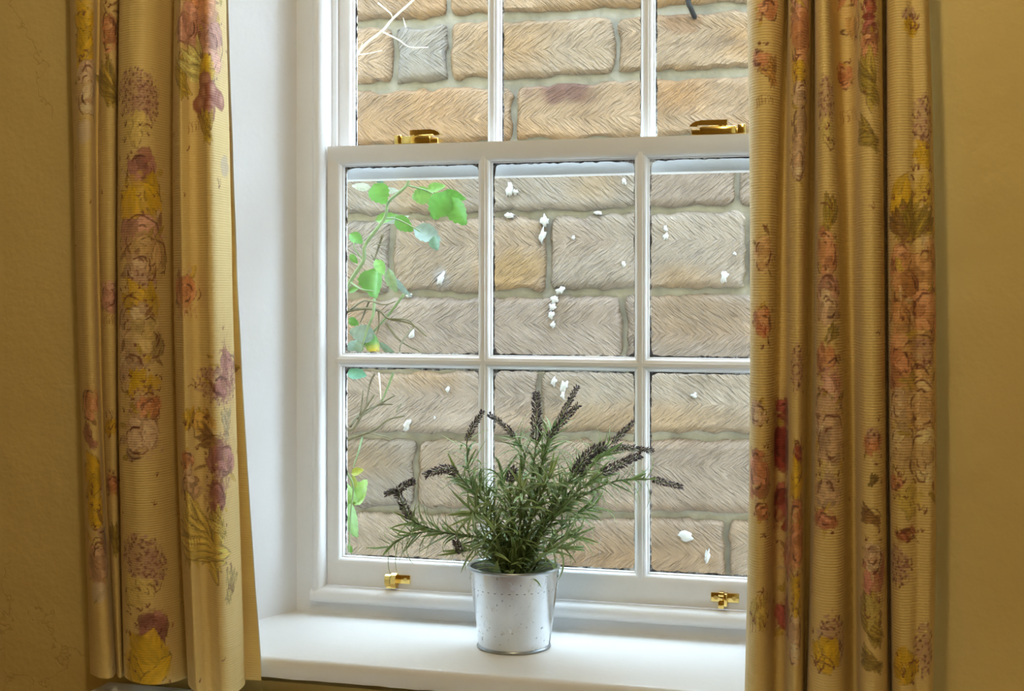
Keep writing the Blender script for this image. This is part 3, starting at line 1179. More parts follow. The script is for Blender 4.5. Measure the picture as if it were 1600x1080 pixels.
    def yel(self, s, z, rx, rz, col=(0.76, 0.49, 0.025)):
        R = self.r
        rx, rz = rx * 1.15, rz * 1.1
        self.blob(s, z, rx * 0.9, rz * 0.85, np.array(col), 0.75, 0, 0.4, 0.5, 0.4)
        for k in range(6):
            a = R.rand() * 6.28
            t = R.uniform(0.78, 1.15)
            self.petal(s + 0.45 * rx * math.cos(a), z + 0.45 * rz * math.sin(a), max(rx, rz) * R.uniform(0.5, 0.75), min(rx, rz) * R.uniform(0.28, 0.45), R.uniform(0.6, 2.5), np.clip(np.array(col) * t, 0, 0.88), 0.85, 0.4, (0.17, 0.07, 0.01) if R.rand() < 0.85 else None)
        for k in range(5):
            self.sprig(s + R.uniform(-1, 1) * rx * 0.9, z + R.uniform(-1, 1) * rz * 0.9, R.uniform(0.004, 0.009))

    def leaf(self, s, z, rx, rz, ang=0.6, col=(0.50, 0.36, 0.06)):
        R = self.r
        ln = max(rx, rz) * 1.15
        for k in range(4):
            a = ang + (k - 1.5) * 0.34
            ca, sa = math.cos(a), math.sin(a)
            t = 0.75 + 0.45 * R.rand()
            cx_, cz_ = s + ca * ln * 0.25, z + sa * ln * 0.25
            self.petal(cx_, cz_, ln * R.uniform(0.75, 0.95), ln * 0.24, a, np.array(col) * t, 0.9, 0.9, (0.17, 0.08, 0.02))
            for j in range(4):
                off = (j - 1.5) * ln * 0.085
                self.stroke([(cx_ - ca * ln * 0.6, cz_ - sa * ln * 0.6), (cx_ - sa * off * 1.6, cz_ + ca * off * 1.6), (cx_ + ca * ln * 0.7 - sa * off * 0.5, cz_ + sa * ln * 0.7 + ca * off * 0.5)], 0.0009, (0.18, 0.09, 0.02), 0.65)

    def fern(self, s, z, rx, rz, col=(0.42, 0.18, 0.05)):
        for k in range(7):
            t = k / 6
            x, y = s - rx + 2 * rx * t, z + rz * 0.25 * math.sin(3 * t)
            self.stroke([(x, y), (x + rx * 0.12, y - rz * 0.5), (x + rx * 0.05, y - rz * (0.9 - 0.3 * t))], 0.0010, col, 0.85)
            self.stroke([(x, y), (x + rx * 0.22, y + rz * 0.25)], 0.0009, col, 0.7)

    def sprig(self, s, z, r, col=(0.24, 0.08, 0.04)):
        R = self.r
        for k in range(3):
            a = R.uniform(0.3, 2.8)
            self.stroke([(s, z), (s + r * 0.5 * math.cos(a), z + r * 0.5 * math.sin(a)), (s + r * math.cos(a + 0.4), z + r * math.sin(a + 0.4))], 0.0010, col, 0.85)
        self.blob(s, z, 0.0020, 0.0016, col, 0.9)

    def berry(self, s, z, rx, rz):
        R = self.r
        for k in range(11):
            a, q = R.rand() * 6.28, 0.8 * math.sqrt(R.rand())
            x, y = s + rx * q * math.cos(a), z + rz * q * math.sin(a)
            self.blob(x, y, rx * 0.36, rx * 0.36, (0.34, 0.11, 0.06), 0.95, 0, 0.15, 0.1)
            self.blob(x + rx * 0.05, y + rx * 0.06, rx * 0.29, rx * 0.27, (0.68, 0.35, 0.24), 0.9, 0, 0.9, 0.1)

    def moth(self, s, z, rx, rz):
        self.leaf(s, z, rx, rz, 2.8, (0.36, 0.20, 0.07))
        self.stroke([(s - rx, z), (s, z + rz * 0.6), (s + rx, z)], 0.0012, (0.16, 0.06, 0.02))


PINK, ORG, MAUV, RED, PALE = (0.72, 0.37, 0.27), (0.72, 0.31, 0.13), (0.42, 0.17, 0.13), (0.42, 0.07, 0.04), (0.75, 0.51, 0.31)


def make_curtain(name, keys, ctrl, z_hem, z_top, motifs, seed, label, hem_fn, ds=0.0012):
    """keys: (mid, top, bottom) columns; ctrl: (column at mid height, depth Y)"""
    km, kt, kb = [np.array(k, float) for k in keys]
    cx = np.array([c[0] for c in ctrl], float)
    cy = np.minimum(np.array([c[1] for c in ctrl], float), -0.301)
    n = len(ctrl)
    # arc length at mid height fixes the sampling
    Xm = px_to_X(cx, cy)
    dense = np.array(smooth_path([(a, b, 0) for a, b in zip(Xm, cy)], 3000))[:, :2]
    arc = np.concatenate([[0], np.cumsum(np.hypot(*np.diff(dense, axis=0).T))])
    L = arc[-1]
    ncol = int(L / ds)
    uu = np.interp(np.linspace(0, L, ncol), arc, np.linspace(0, n - 1, 3000))
    B = np.zeros((ncol, n))
    for r_, u in enumerate(uu):
        i = min(int(u), n - 2)
        t = u - i
        w = [0.5 * (-t + 2 * t * t - t ** 3), 0.5 * (2 - 5 * t * t + 3 * t ** 3), 0.5 * (t + 4 * t * t - 3 * t ** 3), 0.5 * (-t * t + t ** 3)]
        for k, wk in zip((i - 1, i, i + 1, i + 2), w):
            if k < 0:
                B[r_, 0] += 2 * wk
                B[r_, 1] -= wk
            elif k > n - 1:
                B[r_, n - 1] += 2 * wk
                B[r_, n - 2] -= wk
            else:
                B[r_, k] += wk
    dm = 1.85
    zs = list(np.arange(z_hem, 1.90, ds)) + list(np.linspace(1.90, z_top, 24))
    zs = np.array(zs)
    s = np.linspace(0, L, ncol)
    X = np.zeros((len(zs), ncol))
    Y = np.zeros_like(X)
    for j, z in enumerate(zs):
        y = HOR - (z - CAM[2]) * F / dm
        yc = max(-120.0, min(1120.0, y))
        w0, w1, w2 = (yc - 540) * (yc - 1080) / (540 * 1080), -yc * (yc - 1080) / (540 * 540), yc * (yc - 540) / (1080 * 540)
        kk_ = kt * w0 + km * w1 + kb * w2
        px = np.interp(cx, km, kk_) + np.where(cx < km[0], cx - km[0], 0) + np.where(cx > km[-1], cx - km[-1], 0)
        sway = 0.006 * (vnoise(cx * 0.03, np.full(n, z * 3.0), seed) - 0.5)
        Yc = cy + sway
        Xc = px_to_X(px, Yc)
        X[j] = B @ Xc
        Y[j] = B @ Yc
    SS, ZZ = np.meshgrid(s, zs)
    Y = Y + 0.0030 * (vnoise(SS * 40, ZZ * 5, seed + 1) - 0.5) + 0.0016 * (vnoise(SS * 90, ZZ * 14, seed + 2) - 0.5)
    hem = np.array([hem_fn(a) for a in s])
    f = np.clip((ZZ - z_hem) / 0.25, 0, 1)
    ZZ2 = ZZ + hem[None, :] * (1 - f)
    # print
    pr = Print(L, z_hem - 0.02, 1.93, seed)
    P = np.stack([X, Y, ZZ2], -1)
    pxs, pys = proj(P)
    for m in motifs:
        kind, mx, my, rx, ry = m[:5]
        d = np.abs(pxs - mx) + np.abs(pys - my)
        cand = np.where(d < 4.0)
        if len(cand[0]) == 0:
            jj, ii = np.unravel_index(np.argmin(d), d.shape)
        else:
            k = np.argmin(Y[cand])
            jj, ii = cand[0][k], cand[1][k]
        sc = 0.00086 * 1.22
        g = np.interp(0, [0], [abs(pxs[jj, min(ii + 4, ncol - 1)] - pxs[jj, max(ii - 4, 0)])])
        stretch = float(np.clip((s[min(ii + 4, ncol - 1)] - s[max(ii - 4, 0)]) / max(g, 0.5) / 0.00086, 0.9, 2.6))
        if kind == 'sprig':
            pr.sprig(s[ii], zs[jj], rx * sc, *m[5:])
        else:
            getattr(pr, kind)(s[ii], zs[jj], rx * sc * stretch, ry * sc, *m[5:])
    R = np.random.RandomState(seed + 9)
    for k in range(46):
        pr.sprig(R.rand() * L, R.uniform(z_hem, 1.9), R.uniform(0.003, 0.008), tuple(np.array((0.30, 0.12, 0.05)) * R.uniform(0.7, 1.5)))
    ii = np.clip((SS / pr.res).astype(int), 0, pr.w - 1)
    jj = np.clip(((ZZ - pr.z0) / pr.res).astype(int), 0, pr.h - 1)
    cols = np.clip(pr.im[jj, ii], 0.02, 0.9).reshape(-1, 3)
    rows = len(zs)
    idx = np.arange(rows * ncol).reshape(rows, ncol)

    def grid_mesh(nm, P3, mat, cols=None, uv=None, flip=False):
        h, w = P3.shape[:2]
        id_ = np.arange(h * w).reshape(h, w)
        q = np.stack([id_[:-1, :-1], id_[:-1, 1:], id_[1:, 1:], id_[1:, :-1]], -1).reshape(-1, 4)
        if flip:
            q = q[:, ::-1]
        me = bpy.data.meshes.new(nm)
        me.vertices.add(h * w)
        me.vertices.foreach_set('co', P3.reshape(-1).astype(np.float32))
        me.loops.add(q.size)
        me.loops.foreach_set('vertex_index', q.reshape(-1).astype(np.int32))
        me.polygons.add(len(q))
        me.polygons.foreach_set('loop_start', np.arange(0, q.size, 4, dtype=np.int32))
        me.polygons.foreach_set('use_smooth', np.ones(len(q), dtype=bool))
        me.update(calc_edges=True)
        me.materials.append(mat)
        if cols is not None:
            a = me.color_attributes.new('Col', 'FLOAT_COLOR', 'POINT')
            c4 = np.ones((h * w, 4), dtype=np.float32)
            c4[:, :3] = cols
            a.data.foreach_set('color', c4.ravel())
        if uv is not None:
            u_ = me.uv_layers.new(name='UVMap')
            u_.data.foreach_set('uv', uv.reshape(-1, 2)[q.reshape(-1)].astype(np.float32).ravel())
        me.validate()
        return me
    base = (float(X[0].mean()), float(Y[0].mean()), float(z_hem))
    e = empty(name, base)
    tag(e, label, 'curtain', 'floral curtains at the window')
    obj('cloth', grid_mesh('cloth', P - np.array(base), M['fabric'], cols, np.stack([SS, ZZ], -1)), e)
    # lining, set behind the face cloth
    sub = P[::8, ::3].copy()
    tx = np.gradient(sub[..., 0], axis=1)
    ty = np.gradient(sub[..., 1], axis=1)
    ln = np.hypot(tx, ty) + 1e-9
    nxn, nyn = -ty / ln, tx / ln
    sub[..., 0] += nxn * 0.0025
    sub[..., 1] += nyn * 0.0025
    sub[0, :, 2] += 0.008
    obj('lining', grid_mesh('lining', sub - np.array(base), M['lining'], flip=True), e)
    return e


LK = ([122, 153, 183, 272, 366, 374], [110, 150, 185, 270, 354, 354.5], [140, 178, 192, 291, 382, 406])
LC = [(124, -.272), (122, -.295), (123, -.318), (130, -.338), (140, -.343), (149, -.334), (154, -.306), (157, -.288), (158, -.300), (162, -.318), (170, -.324),
      (179, -.318), (185, -.300), (188, -.292), (185, -.318), (184.5, -.345), (190, -.362), (206, -.371), (224, -.366), (244, -.347), (262, -.318), (272, -.300), (276, -.297),
      (273.5, -.325), (274, -.356), (279, -.380), (286, -.392), (293, -.386), (302, -.374), (312, -.370), (321, -.376), (329, -.382), (339, -.375),
      (349, -.358), (358, -.338), (365, -.320), (366, -.310), (364, -.304), (368, -.303), (374, -.306)]
LM = [('yel', 128, 25, 17, 30), ('yel', 126, 76, 17, 28), ('rose', 131, 150, 22, 44, PALE), ('blob', 124, 205, 12, 18, (0.80, 0.66, 0.50), 0.7),
      ('rose', 139, 630, 16, 26, ORG), ('leaf', 137, 690, 12, 22, 2.2, (0.62, 0.30, 0.2)), ('yel', 141, 745, 17, 34), ('yel', 145, 800, 16, 26),
      ('rose', 151, 868, 20, 42, (0.70, 0.42, 0.24)), ('blob', 148, 925, 12, 16, (0.80, 0.66, 0.50), 0.7),
      ('rose', 175, 50, 13, 34, ORG), ('leaf', 168, 142, 22, 42, 2.1), ('rose', 166, 470, 14, 20, PINK), ('fern', 166, 500, 10, 14), ('rose', 171, 762, 11, 14, ORG), ('leaf', 178, 855, 12, 26, 1.9),
      ('sprig', 172, 660, 14, 14), ('yel', 168, 668, 10, 14),
      ('hyd', 205, 145, 26, 30), ('hyd', 235, 160, 16, 26), ('yel', 206, 200, 20, 22, (0.78, 0.60, 0.20)), ('sprig', 240, 200, 16, 16), ('rose', 226, 257, 24, 24, MAUV), ('yel', 222, 312, 42, 40),
      ('rose', 208, 378, 28, 32, PINK), ('rose', 245, 400, 22, 26, (0.64, 0.42, 0.16)), ('rose', 204, 415, 18, 20, PALE), ('hyd', 226, 445, 20, 18), ('yel', 222, 476, 38, 24), ('sprig', 240, 440, 20, 20),
      ('rose', 204, 535, 26, 40, PALE), ('rose', 245, 530, 20, 34, (0.70, 0.52, 0.20)), ('rose', 200, 590, 18, 24, PALE), ('yel', 232, 600, 26, 16), ('hyd', 228, 650, 22, 34), ('rose', 230, 632, 18, 20, ORG), ('rose', 203, 690, 20, 24, PALE),
      ('hyd', 214, 872, 28, 28), ('hyd', 246, 888, 16, 22), ('yel', 208, 925, 22, 22, (0.78, 0.60, 0.20)), ('sprig', 246, 926, 16, 16), ('rose', 236, 985, 24, 24, MAUV), ('yel', 226, 1040, 44, 40), ('sprig', 200, 960, 14, 14),
      ('rose', 325, 18, 28, 26, ORG), ('rose', 334, 72, 26, 34, PINK), ('rose', 292, 45, 13, 26, PINK), ('leaf', 288, 130, 20, 34, 2.0, (0.52, 0.38, 0.05)), ('leaf', 312, 118, 22, 34, 2.3, (0.74, 0.66, 0.25)), ('yel', 320, 108, 14, 20),
      ('berry', 336, 158, 22, 38), ('leaf', 318, 205, 14, 26, 1.7, (0.58, 0.40, 0.04)), ('fern', 306, 195, 10, 14), ('blob', 354, 260, 6, 16, (0.45, 0.38, 0.36), 0.5), ('sprig', 345, 293, 14, 6),
      ('rose', 283, 456, 15, 20, ORG), ('fern', 286, 488, 12, 20, (0.6, 0.3, 0.15)), ('rose', 357, 572, 14, 17, MAUV), ('hyd', 350, 605, 20, 22), ('rose', 352, 608, 12, 14, MAUV), ('hyd', 322, 584, 8, 7), ('sprig', 308, 606, 14, 12),
      ('yel', 300, 655, 12, 12), ('rose', 318, 655, 16, 14, (0.66, 0.40, 0.06)), ('moth', 334, 695, 22, 16), ('leaf', 358, 672, 9, 26, 1.6, (0.66, 0.55, 0.30)), ('rose', 352, 715, 14, 16, MAUV), ('rose', 292, 722, 10, 12, ORG),
      ('rose', 300, 758, 14, 14, (0.68, 0.44, 0.22)), ('hyd', 342, 748, 9, 9), ('rose', 342, 776, 13, 20, MAUV), ('yel', 312, 855, 34, 24, (0.70, 0.52, 0.10)), ('leaf', 322, 858, 40, 30, 2.5, (0.72, 0.54, 0.12)), ('leaf', 348, 830, 18, 28, 2.2, (0.74, 0.58, 0.16)), ('fern', 296, 850, 12, 16),
      ('leaf', 362, 925, 14, 20, 1.2, (0.64, 0.50, 0.18)), ('sprig', 366, 925, 16, 16)]


def hem_left(s):
    return 0.004 * math.sin(s * 30) + 0.010 * min(1.0, s / 0.2)


make_curtain('floral_curtain', LK, LC, 0.862, 2.44, LM, 101, 'cream floral curtain gathered beside the white reveal, one edge lit by daylight', hem_left)

RK = ([1172, 1210, 1232, 1259, 1274, 1319, 1341, 1382, 1388, 1463], [1167, 1226, 1232, 1268, 1273, 1299, 1340, 1377, 1385, 1450],
      [1163, 1205, 1229, 1255, 1260, 1323, 1345, 1387, 1394, 1457])
RC = [(1184, -.296), (1176, -.302), (1172, -.318), (1172.5, -.338), (1177, -.356), (1188, -.366), (1200, -.360), (1209, -.338), (1213, -.312), (1220, -.302), (1228, -.306), (1232, -.325),
      (1234, -.350), (1243, -.369), (1252, -.364), (1258, -.340), (1261, -.305), (1266, -.284), (1271, -.296), (1274, -.330), (1277, -.358), (1290, -.376), (1305, -.374), (1315, -.356),
      (1319, -.328), (1325, -.306), (1334, -.303), (1340, -.325), (1342, -.352), (1350, -.371), (1364, -.376), (1376, -.364), (1382, -.335), (1384, -.300), (1386, -.292), (1388, -.318),
      (1392, -.340), (1404, -.354), (1420, -.352), (1433, -.342), (1446, -.345), (1456, -.342), (1462, -.325), (1463, -.300), (1461, -.285)]
RM = [('rose', 1207, 20, 12, 13, ORG), ('leaf', 1210, 120, 14, 22, 1.9, (0.66, 0.36, 0.10)), ('fern', 1194, 158, 10, 12, (0.40, 0.22, 0.05)), ('rose', 1180, 90, 8, 10, ORG), ('rose', 1188, 400, 16, 22, (0.72, 0.44, 0.18)), ('rose', 1194, 512, 14, 20, ORG), ('sprig', 1198, 522, 14, 14, RED),
      ('rose', 1186, 742, 17, 28, (0.66, 0.28, 0.14)), ('rose', 1192, 796, 10, 12, ORG), ('sprig', 1199, 840, 8, 14), ('yel', 1188, 955, 18, 22, (0.74, 0.56, 0.14)), ('fern', 1182, 975, 16, 18), ('fern', 1200, 935, 8, 18), ('rose', 1178, 650, 10, 12, PALE),
      ('rose', 1247, 20, 17, 30, PINK), ('rose', 1250, 60, 17, 26, ORG), ('yel', 1251, 112, 16, 18), ('rose', 1249, 150, 14, 20, PALE), ('rose', 1248, 205, 15, 34, PALE), ('rose', 1247, 262, 13, 20, PALE),
      ('hyd', 1246, 575, 12, 26), ('rose', 1224, 650, 10, 20, RED), ('rose', 1224, 700, 10, 24, RED), ('rose', 1249, 708, 9, 14, RED), ('yel', 1245, 752, 12, 30), ('rose', 1243, 815, 12, 26, ORG), ('rose', 1241, 860, 11, 26, ORG), ('yel', 1240, 930, 10, 26), ('rose', 1226, 790, 9, 26, RED), ('rose', 1227, 880, 9, 26, (0.6, 0.2, 0.1)), ('rose', 1226, 970, 9, 22, RED), ('rose', 1238, 1000, 11, 30, PALE),
      ('hyd', 1289, 155, 15, 26), ('yel', 1293, 205, 14, 18, (0.74, 0.58, 0.2)), ('sprig', 1300, 235, 20, 20), ('leaf', 1295, 345, 26, 24, 1.1, (0.56, 0.42, 0.06)), ('sprig', 1303, 330, 22, 22),
      ('rose', 1290, 402, 18, 24, ORG), ('rose', 1296, 445, 20, 24, PINK), ('rose', 1290, 490, 20, 24, (0.72, 0.48, 0.28)), ('leaf', 1293, 528, 14, 16, 0.8, (0.46, 0.36, 0.08)), ('rose', 1292, 565, 20, 22, ORG), ('rose', 1292, 605, 20, 24, PINK), ('rose', 1290, 650, 22, 26, PALE), ('rose', 1293, 700, 22, 26, PALE), ('yel', 1290, 745, 22, 16, (0.78, 0.62, 0.22)),
      ('rose', 1292, 780, 22, 22, PALE), ('rose', 1286, 816, 17, 10, (0.6, 0.24, 0.12)), ('hyd', 1306, 1000, 20, 28), ('yel', 1285, 1025, 22, 22), ('sprig', 1305, 1045, 24, 20), ('sprig', 1270, 1035, 14, 20),
      ('rose', 1336, 36, 14, 14, (0.66, 0.40, 0.12)), ('rose', 1333, 3, 12, 8, ORG), ('rose', 1358, 14, 8, 12, RED), ('rose', 1359, 54, 10, 20, (0.34, 0.06, 0.04)), ('rose', 1360, 84, 14, 20, ORG), ('leaf', 1360, 140, 34, 38, 2.1, (0.48, 0.36, 0.06)), ('leaf', 1361, 220, 20, 30, 2.6, (0.56, 0.42, 0.08)), ('fern', 1328, 180, 14, 16), ('rose', 1322, 118, 10, 12, ORG),
      ('rose', 1362, 690, 14, 18, ORG), ('hyd', 1360, 680, 9, 8), ('leaf', 1358, 755, 10, 10, 1.0, (0.3, 0.24, 0.08)), ('moth', 1366, 812, 18, 20), ('rose', 1370, 896, 15, 26, (0.58, 0.22, 0.16)), ('rose', 1366, 865, 12, 14, PALE), ('leaf', 1368, 985, 36, 40, 2.1, (0.50, 0.36, 0.07)), ('yel', 1362, 960, 12, 20, (0.72, 0.56, 0.16)), ('leaf', 1368, 1040, 20, 26, 2.7, (0.44, 0.32, 0.08)),
      ('hyd', 1424, 24, 7, 9), ('yel', 1424, 45, 8, 12), ('hyd', 1446, 190, 16, 28), ('yel', 1447, 245, 12, 20), ('yel', 1444, 300, 14, 26, (0.72, 0.5, 0.08)), ('yel', 1406, 305, 20, 26), ('leaf', 1418, 356, 30, 28, 1.2, (0.42, 0.30, 0.04)), ('leaf', 1432, 362, 26, 26, 0.6, (0.42, 0.30, 0.04)), ('leaf', 1405, 360, 20, 24, 2.3, (0.30, 0.16, 0.03)),
      ('rose', 1402, 410, 20, 26, ORG), ('rose', 1438, 430, 24, 30, (0.68, 0.36, 0.12)), ('rose', 1410, 460, 22, 26, (0.62, 0.30, 0.10)), ('rose', 1442, 485, 20, 28, ORG), ('rose', 1402, 515, 18, 26, (0.68, 0.34, 0.12)), ('rose', 1430, 540, 24, 26, (0.70, 0.42, 0.14)), ('hyd', 1438, 555, 16, 18), ('rose', 1406, 575, 20, 26, ORG), ('rose', 1440, 600, 20, 26, (0.70, 0.40, 0.14)), ('rose', 1404, 630, 18, 24, PALE), ('rose', 1436, 650, 24, 28, (0.72, 0.46, 0.2)),
      ('rose', 1410, 690, 22, 26, (0.74, 0.52, 0.26)), ('rose', 1440, 710, 20, 26, (0.74, 0.52, 0.24)), ('rose', 1397, 755, 10, 10, ORG), ('rose', 1426, 836, 14, 7, (0.44, 0.14, 0.05)), ('yel', 1425, 780, 22, 18, (0.76, 0.58, 0.14)), ('hyd', 1397, 885, 12, 22), ('hyd', 1446, 1018, 13, 28), ('yel', 1415, 1045, 22, 24), ('sprig', 1408, 1060, 18, 18)]


def hem_right(s):
    return 0.004 * math.sin(s * 25)


make_curtain('floral_curtain', RK, RC, 0.862, 2.44, RM, 202, 'ochre floral curtain in narrow dark folds hanging over part of the glass', hem_right)

# curtain pole above the view, with rings carrying the cloth
pole = empty('curtain_pole', (XC, -0.335, 2.475))
tag(pole, 'brass curtain pole with end knobs above the window', 'curtain pole')
po = (XC, -0.335, 2.475)
m = MB()
m.tube([(-0.75, -0.335, 2.475), (1.0, -0.335, 2.475)], 0.011, 14)
m.build('rod', M['brass'], pole, smooth=True, off=po)
for x in (-0.75, 1.0):
    m = MB()
    bm_ = bmesh.new()
    bmesh.ops.create_uvsphere(bm_, u_segments=16, v_segments=10, radius=0.022)
    bm_.verts.index_update()
    m.add([(v.co.x + x, v.co.y - 0.335, v.co.z + 2.475) for v in bm_.verts], [tuple(v.index for v in f.verts) for f in bm_.faces])
    bm_.free()
    m.build('finial', M['brass'], pole, smooth=True, off=po)
for x in (-0.68, 0.93):
    m = MB()
    m.tube([(x, -0.335, 2.475), (x, WY, 2.475)], 0.006, 10)
    m.build('bracket', M['brass'], pole, smooth=True, off=po)

# ================================================================== POTTED LAVENDER
PC = on_z(803, 1010, SILL_Z)
PX, PY = float(PC[0]), float(PC[1])
plant = empty('potted_lavender', (PX, PY, SILL_Z))
tag(plant, 'artificial lavender in a galvanised metal bucket on the window sill', 'potted plant')
OP = (PX, PY, SILL_Z)
Z0, H, RB, RT = SILL_Z, 0.1185, 0.0515, 0.0665
m = MB()
prof = [(0.0005, Z0 + 0.004), (RB - 0.002, Z0 + 0.004), (RB - 0.0005, Z0 + 0.0015), (RB, Z0 + 0.0045)]
for k in range(1, 9):
    t = k / 8
    prof.append((RB + (RT - 0.0012 - RB) * t, Z0 + 0.0045 + (H - 0.007) * t))
prof += [(RT - 0.0022, Z0 + H - 0.0035), (RB + 0.001, Z0 + 0.012), (0.0005, Z0 + 0.012)]
pot = m.lathe(prof, PX, PY, 72).build('bucket', M['galv'], plant, off=OP, angle=30)
m = MB()
ring = [(RT - 0.001 + 0.0024 * math.cos(a), Z0 + H - 0.002 + 0.0024 * math.sin(a)) for a in np.linspace(0, 2 * math.pi, 11)[:-1]]
m.lathe(ring, PX, PY, 72, close=True).build('rim', M['steelrim'], pot, smooth=True, off=OP)
m = MB()
ring = [(RB + 0.0002 + 0.0022 * math.cos(a), Z0 + 0.0024 + 0.0022 * math.sin(a)) for a in np.linspace(0, 2 * math.pi, 9)[:-1]]
m.lathe(ring, PX, PY, 72, close=True).build('foot_ring', M['steelrim'], pot, smooth=True, off=OP)
# side seam
m = MB()
an = math.radians(8)
m.tube([(PX + (RB + 0.0003) * math.cos(an), PY + (RB + 0.0003) * math.sin(an), Z0 + 0.006), (PX + (RT - 0.0008) * math.cos(an), PY + (RT - 0.0008) * math.sin(an), Z0 + H - 0.004)], 0.0012, 8)
m.build('seam', M['galv'], pot, smooth=True, off=OP)
m = MB()
m.lathe([(0.0003, Z0 + H - 0.022), (0.030, Z0 + H - 0.024), (0.062, Z0 + H - 0.030), (0.061, Z0 + H - 0.034), (0.0003, Z0 + H - 0.034)], PX, PY, 36)
m.build('soil', M['foam'], plant, smooth=True, off=OP)

random.seed(33)
DIRV = FWD


def pp(x, y, dy=0.0):
    """point of the plant seen at pixel (x, y), dy metres behind the pot axis"""
    d = ray(x, y)
    t = ((np.array([PX, PY, 0]) + FWD * dy - CAM) @ FWD)
    return CAM + d * t


# stems: list of (pixel path, depth at end, spike start index or None, spike radius px)
BR = [
    # left reaching branch, first to leaves then to a drooping flower
    dict(p=[(800, 885), (770, 850), (727, 838), (680, 831), (640, 836), (605, 856)], d=-0.05, sp=None),
    dict(p=[(798, 885), (760, 846), (700, 834), (660, 822), (641, 812)], d=-0.04, sp=[(641, 813), (632, 793), (622, 770), (634, 758), (646, 752)], r=8),
    dict(p=[(641, 812), (630, 790)], d=-0.04, sp=[(624, 775), (614, 768), (603, 772)], r=4, bare=True),
    dict(p=[(806, 885), (775, 810), (740, 770), (716, 742)], d=-0.02, sp=[(716, 741), (700, 733), (682, 736), (664, 743)], r=9),
    dict(p=[(800, 885), (775, 830), (748, 790), (733, 740), (729, 692)], d=0.01, sp=[(729, 690), (737, 670), (746, 655), (754, 643)], r=4.5),
    dict(p=[(806, 885), (800, 800), (820, 720), (805, 684)], d=0.03, sp=[(805, 684), (793, 670), (779, 658), (764, 648)], r=4),
    dict(p=[(810, 885), (822, 800), (832, 740), (838, 690)], d=0.0, sp=[(837, 690), (838, 665), (838, 640), (838, 614)], r=11.5),
    dict(p=[(812, 885), (835, 790), (850, 720), (866, 672)], d=0.02, sp=[(868, 668), (880, 645), (891, 625), (903, 604)], r=5),
    dict(p=[(812, 885), (832, 800), (845, 730), (856, 686)], d=-0.01, sp=[(856, 684), (872, 667), (888, 649), (904, 633)], r=5.5),
    dict(p=[(806, 885), (800, 820), (796, 760)], d=-0.03, sp=[(796, 755), (798, 744), (804, 732)], r=8),
    dict(p=[(815, 885), (850, 815), (880, 765), (900, 740)], d=-0.03, sp=[(898, 742), (910, 722), (925, 706), (945, 697)], r=14),
    dict(p=[(812, 885), (855, 800), (905, 735), (950, 698)], d=0.03, sp=[(955, 693), (967, 682), (978, 671), (990, 659)], r=5),
    dict(p=[(812, 885), (860, 810), (910, 745), (950, 703)], d=0.01, sp=[(952, 702), (975, 699), (998, 702), (1020, 704)], r=5),
    dict(p=[(815, 885), (855, 825), (895, 775), (938, 742)], d=-0.04, sp=[(940, 740), (960, 730), (980, 720), (1001, 711)], r=9),
    dict(p=[(812, 885), (850, 825), (890, 788), (955, 754), (1014, 749)], d=-0.02, sp=[(1018, 749), (1034, 753), (1050, 757), (1066, 761)], r=5),
    dict(p=[(800, 885), (765, 860), (722, 862)], d=-0.06, sp=[(722, 864), (716, 856), (711, 845)], r=6),
    dict(p=[(805, 885), (780, 820), (760, 775), (748, 752)], d=0.03, sp=None),
    dict(p=[(810, 885), (870, 845), (905, 835)], d=-0.03, sp=None),
    dict(p=[(808, 885), (790, 790), (785, 735)], d=0.04, sp=None),
    dict(p=[(815, 885), (880, 820), (930, 790)], d=0.02, sp=None),
    dict(p=[(812, 885), (838, 790), (862, 740)], d=-0.05, sp=None),
    dict(p=[(804, 885), (760, 815), (735, 800)], d=-0.05, sp=None),
    dict(p=[(812, 885), (855, 860), (890, 858)], d=-0.05, sp=None),
    dict(p=[(808, 885), (812, 815), (815, 760)], d=-0.055, sp=None),
]

# leaf variants: narrow folded blades along +Z that curl towards +X
LEAFV = []
for k in range(12):
    bend = 0.15 + 0.14 * k
    n = 6
    vs, fs, cs = [], [], []
    x = z = 0.0
    an = 0.0
    tone = 0.8 + 0.4 * random.random()
    for i in range(n + 1):
        t = i / n
        w = 0.052 * (math.sin(math.pi * min(1, t * 0.88 + 0.12)) ** 0.7) * (1 - 0.25 * t) + 0.004
        nx_, nz_ = math.cos(an), -math.sin(an)
        f_ = 0.4 * w
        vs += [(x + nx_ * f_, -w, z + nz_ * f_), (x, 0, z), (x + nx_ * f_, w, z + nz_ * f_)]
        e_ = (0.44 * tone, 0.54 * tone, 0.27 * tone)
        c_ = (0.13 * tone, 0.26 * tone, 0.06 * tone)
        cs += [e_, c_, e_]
        an += bend / n * (0.5 + 1.0 * t)
        x += math.sin(an) / n
        z += math.cos(an) / n
    for i in range(n):
        a = i * 3
        fs += [(a, a + 1, a + 4, a + 3), (a + 1, a + 2, a + 5, a + 4)]
    LEAFV.append(mesh_from('leaf', vs, fs, M['lavleaf'], True, np.array(cs)))

